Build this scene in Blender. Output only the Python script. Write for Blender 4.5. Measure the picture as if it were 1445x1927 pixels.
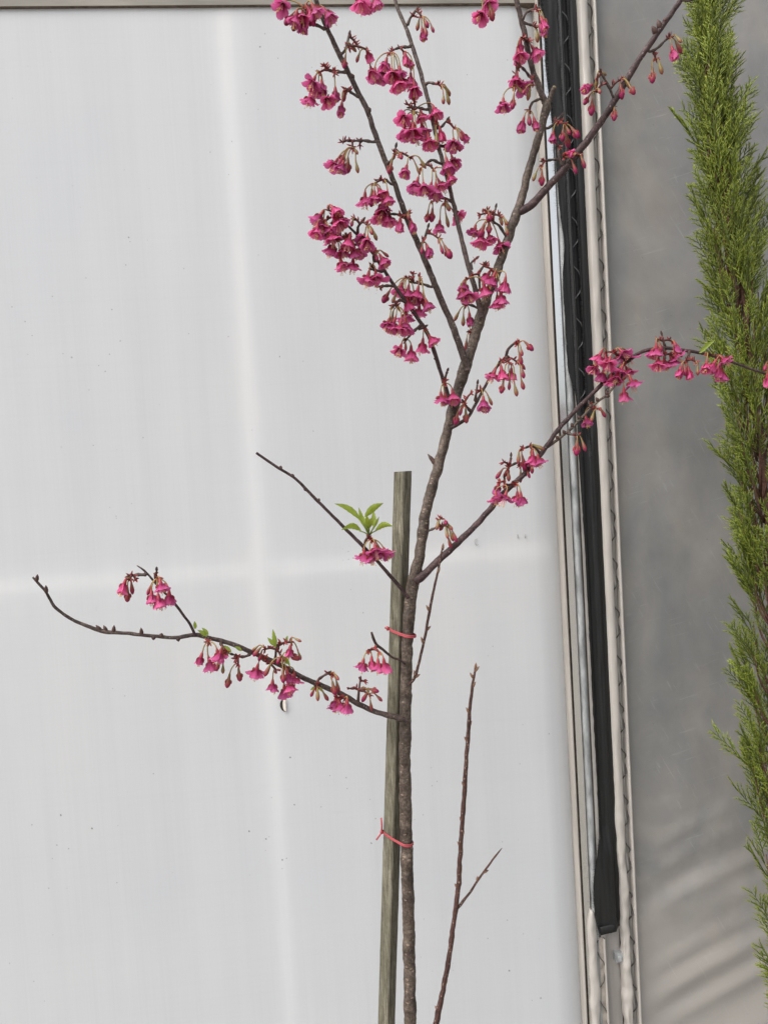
import bpy, math, random
from mathutils import Vector, Matrix, noise as mnoise
R = math.radians
for o in list(bpy.data.objects): bpy.data.objects.remove(o)
S = bpy.context.scene
COL = S.collection
rnd = random.Random(7)

# ------------------------------------------------------------ camera, sky, sun, exposure
CAM_Z = 1.5
CAM_D = 1.4                                   # metres from the lens to the panel wall
IMG_W, IMG_H, FPX = 1445.0, 1927.0, 1360.0
YAW, PITCH, ROLL = R(4.680), R(-2.704), R(-3.449)
fw = Vector((math.sin(YAW)*math.cos(PITCH), math.cos(YAW)*math.cos(PITCH), math.sin(PITCH)))
rt = fw.cross(Vector((0, 0, 1))).normalized()
up = rt.cross(fw)
cr = rt*math.cos(ROLL)+up*math.sin(ROLL)
cu = -rt*math.sin(ROLL)+up*math.cos(ROLL)
CAM = Vector((0, -CAM_D, CAM_Z))
cam = bpy.data.cameras.new('camera')
cam_ob = bpy.data.objects.new('camera', cam)
COL.objects.link(cam_ob)
cam_ob.matrix_world = Matrix(((cr.x, cu.x, -fw.x, CAM.x), (cr.y, cu.y, -fw.y, CAM.y), (cr.z, cu.z, -fw.z, CAM.z), (0, 0, 0, 1)))
cam.sensor_fit = 'VERTICAL'
cam.sensor_height = 36.0
cam.lens = 36.0*FPX/IMG_H
cam.clip_start = 0.02
cam.clip_end = 500
S.camera = cam_ob

SUN_EL, SUN_AZ = 52.0, -62.0                  # azimuth measured from behind the camera, negative = from the left
world = bpy.data.worlds.new('World')
S.world = world
world.use_nodes = True
wn = world.node_tree
wn.nodes.clear()
wo = wn.nodes.new('ShaderNodeOutputWorld')
wb = wn.nodes.new('ShaderNodeBackground')
wh = wn.nodes.new('ShaderNodeHueSaturation')
ws = wn.nodes.new('ShaderNodeTexSky')
ws.sky_type = 'NISHITA'
ws.sun_disc = False
ws.sun_elevation = R(SUN_EL)
ws.sun_rotation = R(180-SUN_AZ)
ws.air_density = 1.0
ws.dust_density = 4.0
wh.inputs['Saturation'].default_value = 0.25
wb.inputs['Strength'].default_value = 0.12
wn.links.new(ws.outputs[0], wh.inputs['Color'])
wn.links.new(wh.outputs[0], wb.inputs['Color'])
wn.links.new(wb.outputs[0], wo.inputs['Surface'])
sun = bpy.data.lights.new('sun', 'SUN')
sun.energy = 1.3
sun.angle = R(60)
sun.color = (1.0, 0.97, 0.93)
sun_ob = bpy.data.objects.new('sun', sun)
COL.objects.link(sun_ob)
sd = Vector((math.sin(R(SUN_AZ))*math.cos(R(SUN_EL)), -math.cos(R(SUN_AZ))*math.cos(R(SUN_EL)), math.sin(R(SUN_EL))))
sun_ob.rotation_euler = sd.to_track_quat('Z', 'Y').to_euler()
sun_ob.location = (0, -3, 5)
S.view_settings.view_transform = 'Standard'
S.view_settings.look = 'None'
S.view_settings.gamma = 1.0
S.view_settings.exposure = 0.95
S.render.engine = 'CYCLES'
S.cycles.max_bounces = 6
S.cycles.diffuse_bounces = 4
S.cycles.glossy_bounces = 3
S.cycles.transmission_bounces = 4

# ------------------------------------------------------------ helpers
def P(px, py, Y):
    """the point of the place that lies on the plane y = Y along the sight line through a photograph pixel"""
    d = cr*((px-IMG_W/2)/FPX)+cu*((IMG_H/2-py)/FPX)+fw
    return CAM+d*((Y+CAM_D)/d.y)

def tag(o, label=None, cat=None, group=None, kind=None):
    for k, v in (('label', label), ('category', cat), ('group', group), ('kind', kind)):
        if v: o[k] = v
    return o

def empty(name, loc):
    o = bpy.data.objects.new(name, None)
    o.location = loc
    o.empty_display_size = 0.05
    COL.objects.link(o)
    return o

class MB:
    def __init__(s): s.v, s.f, s.m, s.uv = [], [], [], []
    def face(s, idx, mat=0, uv=None):
        s.f.append(tuple(idx)); s.m.append(mat); s.uv.append(uv or [(0, 0)]*len(idx))
    def box(s, a, b, mat=0):
        n = len(s.v)
        for z in (a[2], b[2]):
            for x, y in ((a[0], a[1]), (b[0], a[1]), (b[0], b[1]), (a[0], b[1])): s.v.append((x, y, z))
        for q in ((3, 2, 1, 0), (4, 5, 6, 7), (0, 1, 5, 4), (1, 2, 6, 5), (2, 3, 7, 6), (3, 0, 4, 7)):
            s.face([n+i for i in q], mat)
    def grid(s, rows, mat=0, closed=False, uvf=None):
        """rows: list of rows of points"""
        n = len(s.v); c = len(rows[0])
        for r in rows: s.v.extend(tuple(p) for p in r)
        for i in range(len(rows)-1):
            for j in range(c if closed else c-1):
                k = (j+1) % c
                uv = None
                if uvf:
                    uv = [uvf(i, j), uvf(i, j+1), uvf(i+1, j+1), uvf(i+1, j)]
                s.face((n+i*c+j, n+i*c+k, n+(i+1)*c+k, n+(i+1)*c+j), mat, uv)
        return n
    def tube(s, pts, rad, sides=6, mat=0, caps=True, v0=0.0, wob=0.0, seed=0.0):
        pts = [Vector(p) for p in pts]
        t = [(pts[min(i+1, len(pts)-1)]-pts[max(i-1, 0)]).normalized() for i in range(len(pts))]
        ref = Vector((0.31, -0.77, 0.2))
        if abs(t[0].dot(ref.normalized())) > 0.95: ref = Vector((1, 0, 0))
        a = t[0].cross(ref).normalized()
        rows, L, ls = [], v0, []
        for i, p in enumerate(pts):
            a = (a-t[i]*a.dot(t[i])).normalized()
            b = t[i].cross(a)
            if i: L += (p-pts[i-1]).length
            ls.append(L)
            row = []
            for j in range(sides):
                an = 2*math.pi*j/sides
                r = rad[i]
                if wob:
                    q = Vector((math.cos(an)*1.3+seed, math.sin(an)*1.3, L*70))
                    r *= 1+wob*mnoise.noise(q)+0.6*wob*mnoise.noise(q*2.7)
                row.append(p+(a*math.cos(an)+b*math.sin(an))*r)
            rows.append(row)
        n = s.grid(rows, mat, True, lambda i, j: (j/sides, ls[i]))
        if caps:
            s.face([n+j for j in range(sides)][::-1], mat)
            e = n+(len(rows)-1)*sides
            s.face([e+j for j in range(sides)], mat)
    def build(s, name, mats, parent=None, loc=None, smooth=True):
        me = bpy.data.meshes.new(name)
        me.from_pydata(s.v, [], s.f)
        for m in (mats if isinstance(mats, (list, tuple)) else [mats]): me.materials.append(m)
        me.polygons.foreach_set('material_index', s.m)
        if smooth: me.polygons.foreach_set('use_smooth', [True]*len(s.f))
        u = me.uv_layers.new(name='UVMap')
        u.data.foreach_set('uv', [c for fc in s.uv for p in fc for c in p])
        me.update()
        o = bpy.data.objects.new(name, me)
        COL.objects.link(o)
        if parent: o.parent = parent
        if loc is not None: o.location = loc
        return o

def spline(pts, step):
    """Catmull-Rom through tuples of any length, resampled to about step (in the first two coordinates)"""
    out = []
    n = len(pts)
    for i in range(n-1):
        p0, p1, p2, p3 = pts[max(i-1, 0)], pts[i], pts[i+1], pts[min(i+2, n-1)]
        d = math.hypot(p2[0]-p1[0], p2[1]-p1[1])
        k = max(1, int(round(d/step)))
        for j in range(k):
            t = j/k
            out.append(tuple(0.5*(2*b+(c-a)*t+(2*a-5*b+4*c-d_)*t*t+(3*b-a-3*c+d_)*t**3) for a, b, c, d_ in zip(p0, p1, p2, p3)))
    out.append(tuple(pts[-1]))
    return out

# ------------------------------------------------------------ materials
def new_mat(name):
    m = bpy.data.materials.new(name)
    m.use_nodes = True
    nt = m.node_tree
    nt.nodes.clear()
    out = nt.nodes.new('ShaderNodeOutputMaterial')
    return m, nt, out

def nd(nt, typ, props=None, **ins):
    n = nt.nodes.new('ShaderNode'+typ)
    for k, v in (props or {}).items(): setattr(n, k, v)
    for k, v in ins.items():
        key = k.replace('_', ' ')
        s = n.inputs[int(k[1:])] if k[0] == 'i' and k[1:].isdigit() else n.inputs[key]
        if hasattr(v, 'is_output'): nt.links.new(v, s)
        else: s.default_value = v
    return n

def c4(c): return (c[0], c[1], c[2], 1.0)

def ramp(nt, fac, stops):
    r = nt.nodes.new('ShaderNodeValToRGB')
    nt.links.new(fac, r.inputs[0])
    e = r.color_ramp.elements
    while len(e) < len(stops): e.new(0.5)
    for el, (p, c) in zip(e, stops):
        el.position = p
        el.color = c4(c) if isinstance(c, (tuple, list)) else (c, c, c, 1)
    return r.outputs[0]

def mixc(nt, fac, a, b, blend='MIX'):
    n = nt.nodes.new('ShaderNodeMix')
    n.data_type = 'RGBA'
    n.blend_type = blend
    for s, v in ((n.inputs[0], fac), (n.inputs[6], a), (n.inputs[7], b)):
        if hasattr(v, 'is_output'): nt.links.new(v, s)
        else: s.default_value = c4(v) if isinstance(v, (tuple, list)) else v
    return n.outputs[2]

def mapped(nt, coord, scale, loc=(0, 0, 0)):
    tc = nt.nodes.new('ShaderNodeTexCoord')
    mp = nd(nt, 'Mapping', Vector=tc.outputs[coord], Scale=scale, Location=loc)
    return mp.outputs[0]

def noise(nt, vec, scale=1.0, detail=3.0, rough=0.55, dist=0.0):
    return nd(nt, 'TexNoise', Vector=vec, Scale=scale, Detail=detail, Roughness=rough, Distortion=dist).outputs['Fac']

def bump(nt, h, strength, dist=0.001):
    return nd(nt, 'Bump', Height=h, Strength=strength, Distance=dist).outputs[0]

def plain(name, col, rough=0.6, var=0.25, scale=60.0, metallic=0.0, bmp=0.15, spec=0.4, coord='Object', stretch=(1, 1, 1), dist=0.001):
    m, nt, out = new_mat(name)
    v = mapped(nt, coord, stretch)
    n = noise(nt, v, scale, 5)
    lo = tuple(c*(1-var) for c in col); hi = tuple(min(1, c*(1+var)) for c in col)
    c = ramp(nt, n, [(0.3, lo), (0.7, hi)])
    b = nd(nt, 'BsdfPrincipled', Base_Color=c, Roughness=rough, Metallic=metallic)
    b.inputs['Specular IOR Level'].default_value = spec
    if bmp: nt.links.new(bump(nt, n, bmp, dist), b.inputs['Normal'])
    nt.links.new(b.outputs[0], out.inputs[0])
    return m

def bark(name, dark, light, dot, dots=0.5):
    m, nt, out = new_mat(name)
    uv = mapped(nt, 'UV', (1, 1, 1))
    ob = mapped(nt, 'Object', (1, 1, 1))
    big = noise(nt, ob, 38, 5, 0.6)
    fine = noise(nt, ob, 270, 4, 0.7)
    col = ramp(nt, big, [(0.3, dark), (0.72, light)])
    col = mixc(nt, 0.75, col, ramp(nt, fine, [(0.34, 0.28), (0.5, 0.9), (0.66, 1.9)]), 'MULTIPLY')
    # lenticels: pale corky flecks that run round the stem
    vv = mapped(nt, 'UV', (7.0, 260.0, 1))
    vor = nd(nt, 'TexVoronoi', Vector=vv, Scale=1.0, Randomness=1.0)
    sep = nd(nt, 'SeparateColor', Color=vor.outputs['Color'])
    near = nd(nt, 'Math', {'operation': 'LESS_THAN'}, i0=vor.outputs['Distance'], i1=nd(nt, 'Math', {'operation': 'MULTIPLY'}, i0=sep.outputs[1], i1=0.36).outputs[0])
    pick = nd(nt, 'Math', {'operation': 'LESS_THAN'}, i0=sep.outputs[0], i1=dots)
    fac = nd(nt, 'Math', {'operation': 'MULTIPLY'}, i0=near.outputs[0], i1=pick.outputs[0])
    col = mixc(nt, nd(nt, 'Math', {'operation': 'MULTIPLY'}, i0=fac.outputs[0], i1=0.8).outputs[0], col, dot)
    h = nd(nt, 'Math', {'operation': 'ADD'}, i0=fine, i1=fac.outputs[0])
    # fine rings
    rv = mapped(nt, 'UV', (2.0, 330.0, 1))
    ring = noise(nt, rv, 1.0, 3)
    h2 = nd(nt, 'Math', {'operation': 'ADD'}, i0=h.outputs[0], i1=ring)
    b = nd(nt, 'BsdfPrincipled', Base_Color=col, Roughness=0.62)
    b.inputs['Specular IOR Level'].default_value = 0.35
    nt.links.new(bump(nt, h2.outputs[0], 0.7, 0.0009), b.inputs['Normal'])
    nt.links.new(b.outputs[0], out.inputs[0])
    return m

M = {}
M['bark_trunk'] = bark('trunk_bark', (0.038, 0.026, 0.020), (0.140, 0.106, 0.082), (0.27, 0.20, 0.15), 0.45)
M['bark_branch'] = bark('branch_bark', (0.036, 0.022, 0.019), (0.118, 0.085, 0.072), (0.27, 0.22, 0.19), 0.35)
M['bark_purple'] = bark('young_bark', (0.032, 0.016, 0.017), (0.085, 0.050, 0.048), (0.22, 0.16, 0.15), 0.30)
M['bark_shoot'] = bark('shoot_bark', (0.045, 0.019, 0.016), (0.088, 0.042, 0.033), (0.36, 0.25, 0.19), 0.75)
M['scar'] = plain('cut_wood', (0.32, 0.25, 0.15), 0.8, 0.3, 300)
M['dark_scale'] = plain('bud_scale_brown', (0.07, 0.035, 0.028), 0.6, 0.4, 300)
M['bud_tip'] = plain('winter_bud', (0.17, 0.09, 0.055), 0.55, 0.5, 500)

def petal_mat():
    m, nt, out = new_mat('petal_magenta')
    tc = nt.nodes.new('ShaderNodeTexCoord')
    sp = nd(nt, 'SeparateXYZ', Vector=tc.outputs['UV'])
    oi = nt.nodes.new('ShaderNodeObjectInfo')
    base = ramp(nt, sp.outputs[1], [(0.0, (0.36, 0.014, 0.095)), (0.30, (0.61, 0.058, 0.235)), (1.0, (0.80, 0.165, 0.415))])
    vv = nd(nt, 'Mapping', Vector=tc.outputs['UV'], Scale=(16, 1.2, 1)).outputs[0]
    vein = noise(nt, vv, 1.0, 3)
    base = mixc(nt, 0.55, base, ramp(nt, vein, [(0.35, 0.62), (0.6, 1.1)]), 'MULTIPLY')
    hs = nd(nt, 'HueSaturation', Color=base)
    nt.links.new(nd(nt, 'MapRange', Value=oi.outputs['Random'], To_Min=0.72, To_Max=1.16).outputs[0], hs.inputs['Value'])
    nt.links.new(nd(nt, 'MapRange', Value=oi.outputs['Random'], To_Min=0.492, To_Max=0.508).outputs[0], hs.inputs['Hue'])
    hs.inputs['Saturation'].default_value = 0.97
    b = nd(nt, 'BsdfPrincipled', Base_Color=hs.outputs[0], Roughness=0.5)
    b.inputs['Specular IOR Level'].default_value = 0.3
    nt.links.new(bump(nt, vein, 0.35, 0.0006), b.inputs['Normal'])
    t = nd(nt, 'BsdfTranslucent', Color=hs.outputs[0])
    mx = nd(nt, 'MixShader', i0=0.45, i1=b.outputs[0], i2=t.outputs[0])
    nt.links.new(mx.outputs[0], out.inputs[0])
    return m
M['petal'] = petal_mat()

def grad_mat(name, stops, rough=0.5, rv=0.25):
    m, nt, out = new_mat(name)
    tc = nt.nodes.new('ShaderNodeTexCoord')
    sp = nd(nt, 'SeparateXYZ', Vector=tc.outputs['UV'])
    oi = nt.nodes.new('ShaderNodeObjectInfo')
    n = noise(nt, tc.outputs['Object'], 260, 3)
    f = nd(nt, 'Math', {'operation': 'MULTIPLY_ADD'}, i0=n, i1=0.34, i2=sp.outputs[1])
    f2 = nd(nt, 'Math', {'operation': 'MULTIPLY_ADD'}, i0=oi.outputs['Random'], i1=rv, i2=f.outputs[0])
    f3 = nd(nt, 'Math', {'operation': 'SUBTRACT'}, i0=f2.outputs[0], i1=0.17+rv/2)
    b = nd(nt, 'BsdfPrincipled', Base_Color=ramp(nt, f3.outputs[0], stops), Roughness=rough)
    b.inputs['Specular IOR Level'].default_value = 0.35
    nt.links.new(b.outputs[0], out.inputs[0])
    return m
M['calyx'] = grad_mat('calyx_red', [(0.0, (0.22, 0.10, 0.04)), (0.3, (0.29, 0.040, 0.045)), (1.0, (0.27, 0.016, 0.045))])
M['bud'] = grad_mat('bud_red', [(0.0, (0.15, 0.125, 0.04)), (0.28, (0.20, 0.065, 0.040)), (0.56, (0.235, 0.032, 0.040)), (0.68, (0.27, 0.010, 0.075)), (1.0, (0.17, 0.005, 0.04))])
M['bud_green'] = grad_mat('bud_olive', [(0.0, (0.19, 0.18, 0.05)), (0.5, (0.21, 0.13, 0.05)), (0.8, (0.25, 0.05, 0.045)), (1.0, (0.27, 0.015, 0.05))])
M['pedicel'] = grad_mat('pedicel_green', [(0.0, (0.33, 0.07, 0.06)), (0.4, (0.30, 0.20, 0.07)), (0.7, (0.26, 0.21, 0.06)), (1.0, (0.33, 0.07, 0.06))])
M['bract'] = grad_mat('bract_red', [(0.0, (0.09, 0.022, 0.016)), (0.4, (0.23, 0.026, 0.030)), (0.8, (0.31, 0.042, 0.048)), (1.0, (0.27, 0.15, 0.05))], rv=0.5)
M['stamen'] = plain('stamen_pink', (0.72, 0.34, 0.38), 0.5, 0.2)
M['anther'] = plain('anther_gold', (0.62, 0.42, 0.12), 0.6, 0.3)

def leaf_mat():
    m, nt, out = new_mat('leaf_fresh_green')
    tc = nt.nodes.new('ShaderNodeTexCoord')
    sp = nd(nt, 'SeparateXYZ', Vector=tc.outputs['UV'])
    n = noise(nt, tc.outputs['Object'], 120, 4)
    base = ramp(nt, n, [(0.3, (0.20, 0.27, 0.03)), (0.7, (0.33, 0.40, 0.06))])
    wv = nd(nt, 'TexWave', {'bands_direction': 'Y'}, Vector=tc.outputs['UV'], Scale=3.2, Distortion=1.2)
    base = mixc(nt, 0.35, base, ramp(nt, wv.outputs['Fac'], [(0.2, 0.75), (0.8, 1.2)]), 'MULTIPLY')
    b = nd(nt, 'BsdfPrincipled', Base_Color=base, Roughness=0.42)
    nt.links.new(bump(nt, wv.outputs['Fac'], 0.3, 0.0006), b.inputs['Normal'])
    t = nd(nt, 'BsdfTranslucent', Color=mixc(nt, 0.5, base, (0.4, 0.5, 0.04)))
    mx = nd(nt, 'MixShader', i0=0.4, i1=b.outputs[0], i2=t.outputs[0])
    nt.links.new(mx.outputs[0], out.inputs[0])
    return m
M['leaf'] = leaf_mat()

def conifer_mat():
    m, nt, out = new_mat('conifer_scale_leaves')
    tc = nt.nodes.new('ShaderNodeTexCoord')
    sp = nd(nt, 'SeparateXYZ', Vector=tc.outputs['UV'])
    oi = nt.nodes.new('ShaderNodeObjectInfo')
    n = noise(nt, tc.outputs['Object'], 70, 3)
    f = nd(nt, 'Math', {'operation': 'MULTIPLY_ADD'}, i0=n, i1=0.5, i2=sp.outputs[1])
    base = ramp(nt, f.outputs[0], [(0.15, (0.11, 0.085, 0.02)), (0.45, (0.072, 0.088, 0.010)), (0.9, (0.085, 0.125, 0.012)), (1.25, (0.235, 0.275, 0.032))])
    hs = nd(nt, 'HueSaturation', Color=base)
    nt.links.new(nd(nt, 'MapRange', Value=oi.outputs['Random'], To_Min=0.7, To_Max=1.3).outputs[0], hs.inputs['Value'])
    b = nd(nt, 'BsdfPrincipled', Base_Color=hs.outputs[0], Roughness=0.55)
    nt.links.new(b.outputs[0], out.inputs[0])
    return m
M['conifer'] = conifer_mat()
M['conifer_wood'] = plain('conifer_stem_bark', (0.10, 0.048, 0.034), 0.75, 0.5, 220, bmp=0.5)

def wood_mat():
    m, nt, out = new_mat('weathered_stake_wood')
    ob = mapped(nt, 'Object', (1, 1, 1))
    gr = noise(nt, mapped(nt, 'Object', (1, 1, 0.035)), 520, 4, 0.6, 0.4)
    big = noise(nt, mapped(nt, 'Object', (1, 1, 0.3)), 32, 4)
    col = ramp(nt, gr, [(0.30, (0.065, 0.058, 0.044)), (0.5, (0.145, 0.134, 0.108)), (0.72, (0.25, 0.237, 0.200))])
    col = mixc(nt, 0.7, col, ramp(nt, big, [(0.33, (0.50, 0.50, 0.38)), (0.66, (1.2, 1.17, 1.05))]), 'MULTIPLY')
    mott = noise(nt, ob, 300, 5, 0.7)
    col = mixc(nt, 0.5, col, ramp(nt, mott, [(0.3, 0.55), (0.55, 1.15)]), 'MULTIPLY')
    b = nd(nt, 'BsdfPrincipled', Base_Color=col, Roughness=0.85)
    b.inputs['Specular IOR Level'].default_value = 0.2
    nt.links.new(bump(nt, gr, 0.8, 0.001), b.inputs['Normal'])
    nt.links.new(b.outputs[0], out.inputs[0])
    return m
M['wood'] = wood_mat()
M['tie'] = plain('red_plastic_string', (0.40, 0.065, 0.078), 0.5, 0.25, 200, stretch=(1, 1, 8))

def panel_mat():
    m, nt, out = new_mat('white_translucent_sheet')
    ob = mapped(nt, 'Object', (1, 1, 1))
    streak = noise(nt, mapped(nt, 'Object', (260, 1, 1.6)), 1.0, 3, 0.6)
    streak2 = noise(nt, mapped(nt, 'Object', (1.2, 1, 160)), 1.0, 4, 0.6)
    blot = noise(nt, ob, 2.2, 3, 0.6)
    col = ramp(nt, streak, [(0.3, (0.872, 0.882, 0.895)), (0.7, (0.898, 0.907, 0.918))])
    col = mixc(nt, 0.6, col, ramp(nt, blot, [(0.3, (0.90, 0.92, 0.95)), (0.7, (1.0, 0.995, 0.985))]), 'MULTIPLY')
    col = mixc(nt, 0.25, col, ramp(nt, streak2, [(0.25, 0.95), (0.5, 1.0)]), 'MULTIPLY')
    drip = noise(nt, mapped(nt, 'Object', (16, 1, 0.7)), 1.0, 4, 0.6)
    col = mixc(nt, 0.5, col, ramp(nt, drip, [(0.30, (0.93, 0.935, 0.94)), (0.62, (1.0, 1.0, 1.0))]), 'MULTIPLY')
    gather = ramp(nt, noise(nt, ob, 3.1, 2), [(0.48, 0.0), (0.58, 1.0)])
    def specks(scale, size, prob, colr, col, amt, st=(1, 1, 1)):
        vv = mapped(nt, 'Object', tuple(scale*s for s in st), (3.1, 0.7, 1.3*scale))
        wob = nd(nt, 'TexNoise', Vector=vv, Scale=4.0)
        v2 = nd(nt, 'VectorMath', {'operation': 'MULTIPLY_ADD'}, i0=wob.outputs['Color'], i1=(0.16, 0.16, 0.16), i2=vv)
        vo = nd(nt, 'TexVoronoi', Vector=v2.outputs[0], Scale=1.0)
        se = nd(nt, 'SeparateColor', Color=vo.outputs['Color'])
        pick = nd(nt, 'Math', {'operation': 'LESS_THAN'}, i0=se.outputs[0], i1=prob)
        sz = nd(nt, 'Math', {'operation': 'MULTIPLY'}, i0=se.outputs[1], i1=size)
        near = nd(nt, 'Math', {'operation': 'LESS_THAN'}, i0=vo.outputs['Distance'], i1=sz.outputs[0])
        f = nd(nt, 'Math', {'operation': 'MULTIPLY'}, i0=pick.outputs[0], i1=near.outputs[0])
        f = nd(nt, 'Math', {'operation': 'MULTIPLY'}, i0=f.outputs[0], i1=gather)
        f = nd(nt, 'Math', {'operation': 'MULTIPLY'}, i0=f.outputs[0], i1=amt)
        return mixc(nt, f.outputs[0], col, colr)
    col = specks(34, 0.075, 0.20, (0.20, 0.19, 0.18), col, 0.7)
    col = specks(95, 0.16, 0.07, (0.36, 0.35, 0.33), col, 0.55)
    col = specks(22, 0.05, 0.12, (0.25, 0.24, 0.23), col, 0.6, (1, 1, 0.3))
    # faint scuffs and drips
    sc = noise(nt, mapped(nt, 'Object', (3.0, 1, 60)), 1.0, 5, 0.75, 0.6)
    col = mixc(nt, 0.35, col, ramp(nt, sc, [(0.66, 1.0), (0.74, 0.86)]), 'MULTIPLY')
    bp = nd(nt, 'BsdfPrincipled', Base_Color=col, Roughness=0.42)
    bp.inputs['Specular IOR Level'].default_value = 0.3
    tr = nd(nt, 'BsdfTranslucent', Color=col)
    mx = nd(nt, 'MixShader', i0=0.35, i1=bp.outputs[0], i2=tr.outputs[0])
    nt.links.new(mx.outputs[0], out.inputs[0])
    return m
M['panel'] = panel_mat()

def film_mat():
    m, nt, out = new_mat('dull_plastic_film')
    ob = mapped(nt, 'Object', (1, 1, 1))
    blot = noise(nt, ob, 5.0, 6, 0.62, 0.4)
    col = ramp(nt, blot, [(0.25, (0.225, 0.221, 0.217)), (0.75, (0.335, 0.327, 0.317))])
    # blue-grey and warm stains, and a paler beige low down with a ragged upper edge
    st = noise(nt, nd(nt, 'Mapping', Vector=ob, Scale=(9, 1, 4.5), Location=(2.2, 0, 0.4)).outputs[0], 1.0, 5, 0.65, 0.5)
    col = mixc(nt, 0.8, col, ramp(nt, st, [(0.32, (0.80, 0.86, 0.90)), (0.52, (1.0, 0.99, 0.98)), (0.68, (1.14, 1.07, 1.0))]), 'MULTIPLY')
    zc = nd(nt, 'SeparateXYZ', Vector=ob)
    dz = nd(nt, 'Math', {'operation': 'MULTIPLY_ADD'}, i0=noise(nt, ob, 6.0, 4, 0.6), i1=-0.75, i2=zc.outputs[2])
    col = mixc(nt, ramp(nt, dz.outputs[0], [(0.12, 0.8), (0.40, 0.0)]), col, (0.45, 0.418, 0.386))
    # pale scratches, each with its own slant
    sc1 = noise(nt, nd(nt, 'Mapping', Vector=nd(nt, 'Mapping', Vector=ob, Rotation=(0, R(28), 0)).outputs[0], Scale=(190, 1, 15)).outputs[0], 1.0, 3, 0.6, 0.5)
    sc2 = noise(nt, nd(nt, 'Mapping', Vector=nd(nt, 'Mapping', Vector=ob, Rotation=(0, R(14), 0)).outputs[0], Scale=(11, 1, 170)).outputs[0], 1.0, 3, 0.6, 0.4)
    s = nd(nt, 'Math', {'operation': 'MAXIMUM'}, i0=ramp(nt, sc1, [(0.62, 0.0), (0.70, 1.0)]), i1=ramp(nt, sc2, [(0.63, 0.0), (0.71, 1.0)]))
    msk = noise(nt, ob, 7.0, 3)
    s2 = nd(nt, 'Math', {'operation': 'MULTIPLY'}, i0=s.outputs[0], i1=ramp(nt, msk, [(0.40, 0.0), (0.65, 0.38)]))
    col = mixc(nt, s2.outputs[0], col, (0.56, 0.55, 0.53))
    vo = nd(nt, 'TexVoronoi', Vector=ob, Scale=55.0)
    se = nd(nt, 'SeparateColor', Color=vo.outputs['Color'])
    dot = nd(nt, 'Math', {'operation': 'LESS_THAN'}, i0=vo.outputs['Distance'], i1=0.07)
    pk = nd(nt, 'Math', {'operation': 'LESS_THAN'}, i0=se.outputs[0], i1=0.25)
    dd = nd(nt, 'Math', {'operation': 'MULTIPLY'}, i0=dot.outputs[0], i1=pk.outputs[0])
    col = mixc(nt, nd(nt, 'Math', {'operation': 'MULTIPLY'}, i0=dd.outputs[0], i1=0.6).outputs[0], col, mixc(nt, se.outputs[1], (0.07, 0.065, 0.06), (0.55, 0.54, 0.5)))
    bp = nd(nt, 'BsdfPrincipled', Base_Color=col, Roughness=ramp(nt, blot, [(0.3, 0.30), (0.7, 0.45)]))
    bp.inputs['Specular IOR Level'].default_value = 0.5
    nt.links.new(bump(nt, noise(nt, ob, 26, 4, 0.6, 0.3), 0.35, 0.002), bp.inputs['Normal'])
    tr = nd(nt, 'BsdfTranslucent', Color=(0.5, 0.49, 0.47, 1))
    mx = nd(nt, 'MixShader', i0=0.18, i1=bp.outputs[0], i2=tr.outputs[0])
    nt.links.new(mx.outputs[0], out.inputs[0])
    return m
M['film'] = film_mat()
M['alu'] = plain('aluminium_bar', (0.80, 0.80, 0.79), 0.16, 0.06, 20, 1.0, 0.05, stretch=(1, 1, 0.05))
M['galv'] = plain('galvanised_steel', (0.31, 0.322, 0.322), 0.62, 0.45, 60, 0.12, 0.25, stretch=(1, 1, 0.35))
M['trim'] = plain('cream_painted_trim', (0.34, 0.316, 0.284), 0.5, 0.15, 60, stretch=(1, 1, 0.1))
M['rail'] = plain('weathered_top_rail', (0.27, 0.25, 0.215), 0.6, 0.3, 30, stretch=(0.15, 1, 1))
M['groove'] = plain('dirty_groove', (0.13, 0.10, 0.078), 0.8, 0.4, 90)
M['strip'] = plain('beige_plastic_strip', (0.37, 0.352, 0.326), 0.5, 0.12, 40)
M['vinyl'] = plain('cream_vinyl', (0.43, 0.402, 0.368), 0.38, 0.08, 35, stretch=(1, 1, 0.4), bmp=0.2, dist=0.002)
M['trough'] = plain('dusty_channel', (0.36, 0.32, 0.28), 0.5, 0.35, 60)
M['wire'] = plain('coated_wire', (0.055, 0.05, 0.046), 0.35, 0.3, 100)
M['black_wire'] = plain('black_coated_wire', (0.17, 0.17, 0.17), 0.25, 0.2, 100, spec=0.6)
M['fabric'] = plain('black_shade_fabric', (0.011, 0.0112, 0.0115), 0.55, 0.5, 24, bmp=0.5, stretch=(18, 1, 80), dist=0.0006, spec=0.35)
M['fuzz'] = plain('frayed_black_thread', (0.10, 0.10, 0.10), 0.8, 0.4, 100)
M['dark_gap'] = plain('dark_recess', (0.02, 0.02, 0.02), 0.8, 0.3, 60)
M['tube_white'] = plain('cream_frame_tube', (0.80, 0.76, 0.69), 0.5, 0.04, 30, bmp=0)
M['inside'] = plain('light_block_board', (0.16, 0.16, 0.16), 0.9, 0.2, 2, bmp=0)  # dull dark grey for the unseen walls added to block light
M['light_block_roof'] = plain('light_block_sheet', (0.30, 0.30, 0.30), 0.8, 0.2, 2, bmp=0)  # opaque grey for the unseen roof added to block light
M['ground'] = plain('gravel_ground', (0.25, 0.235, 0.21), 0.9, 0.4, 90, bmp=0.6, dist=0.01)
M['hole'] = plain('torn_hole_dark', (0.03, 0.025, 0.02), 0.8, 0.3, 200)
M['torn'] = plain('torn_sheet_flap', (0.62, 0.56, 0.50), 0.6, 0.15, 200)

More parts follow.
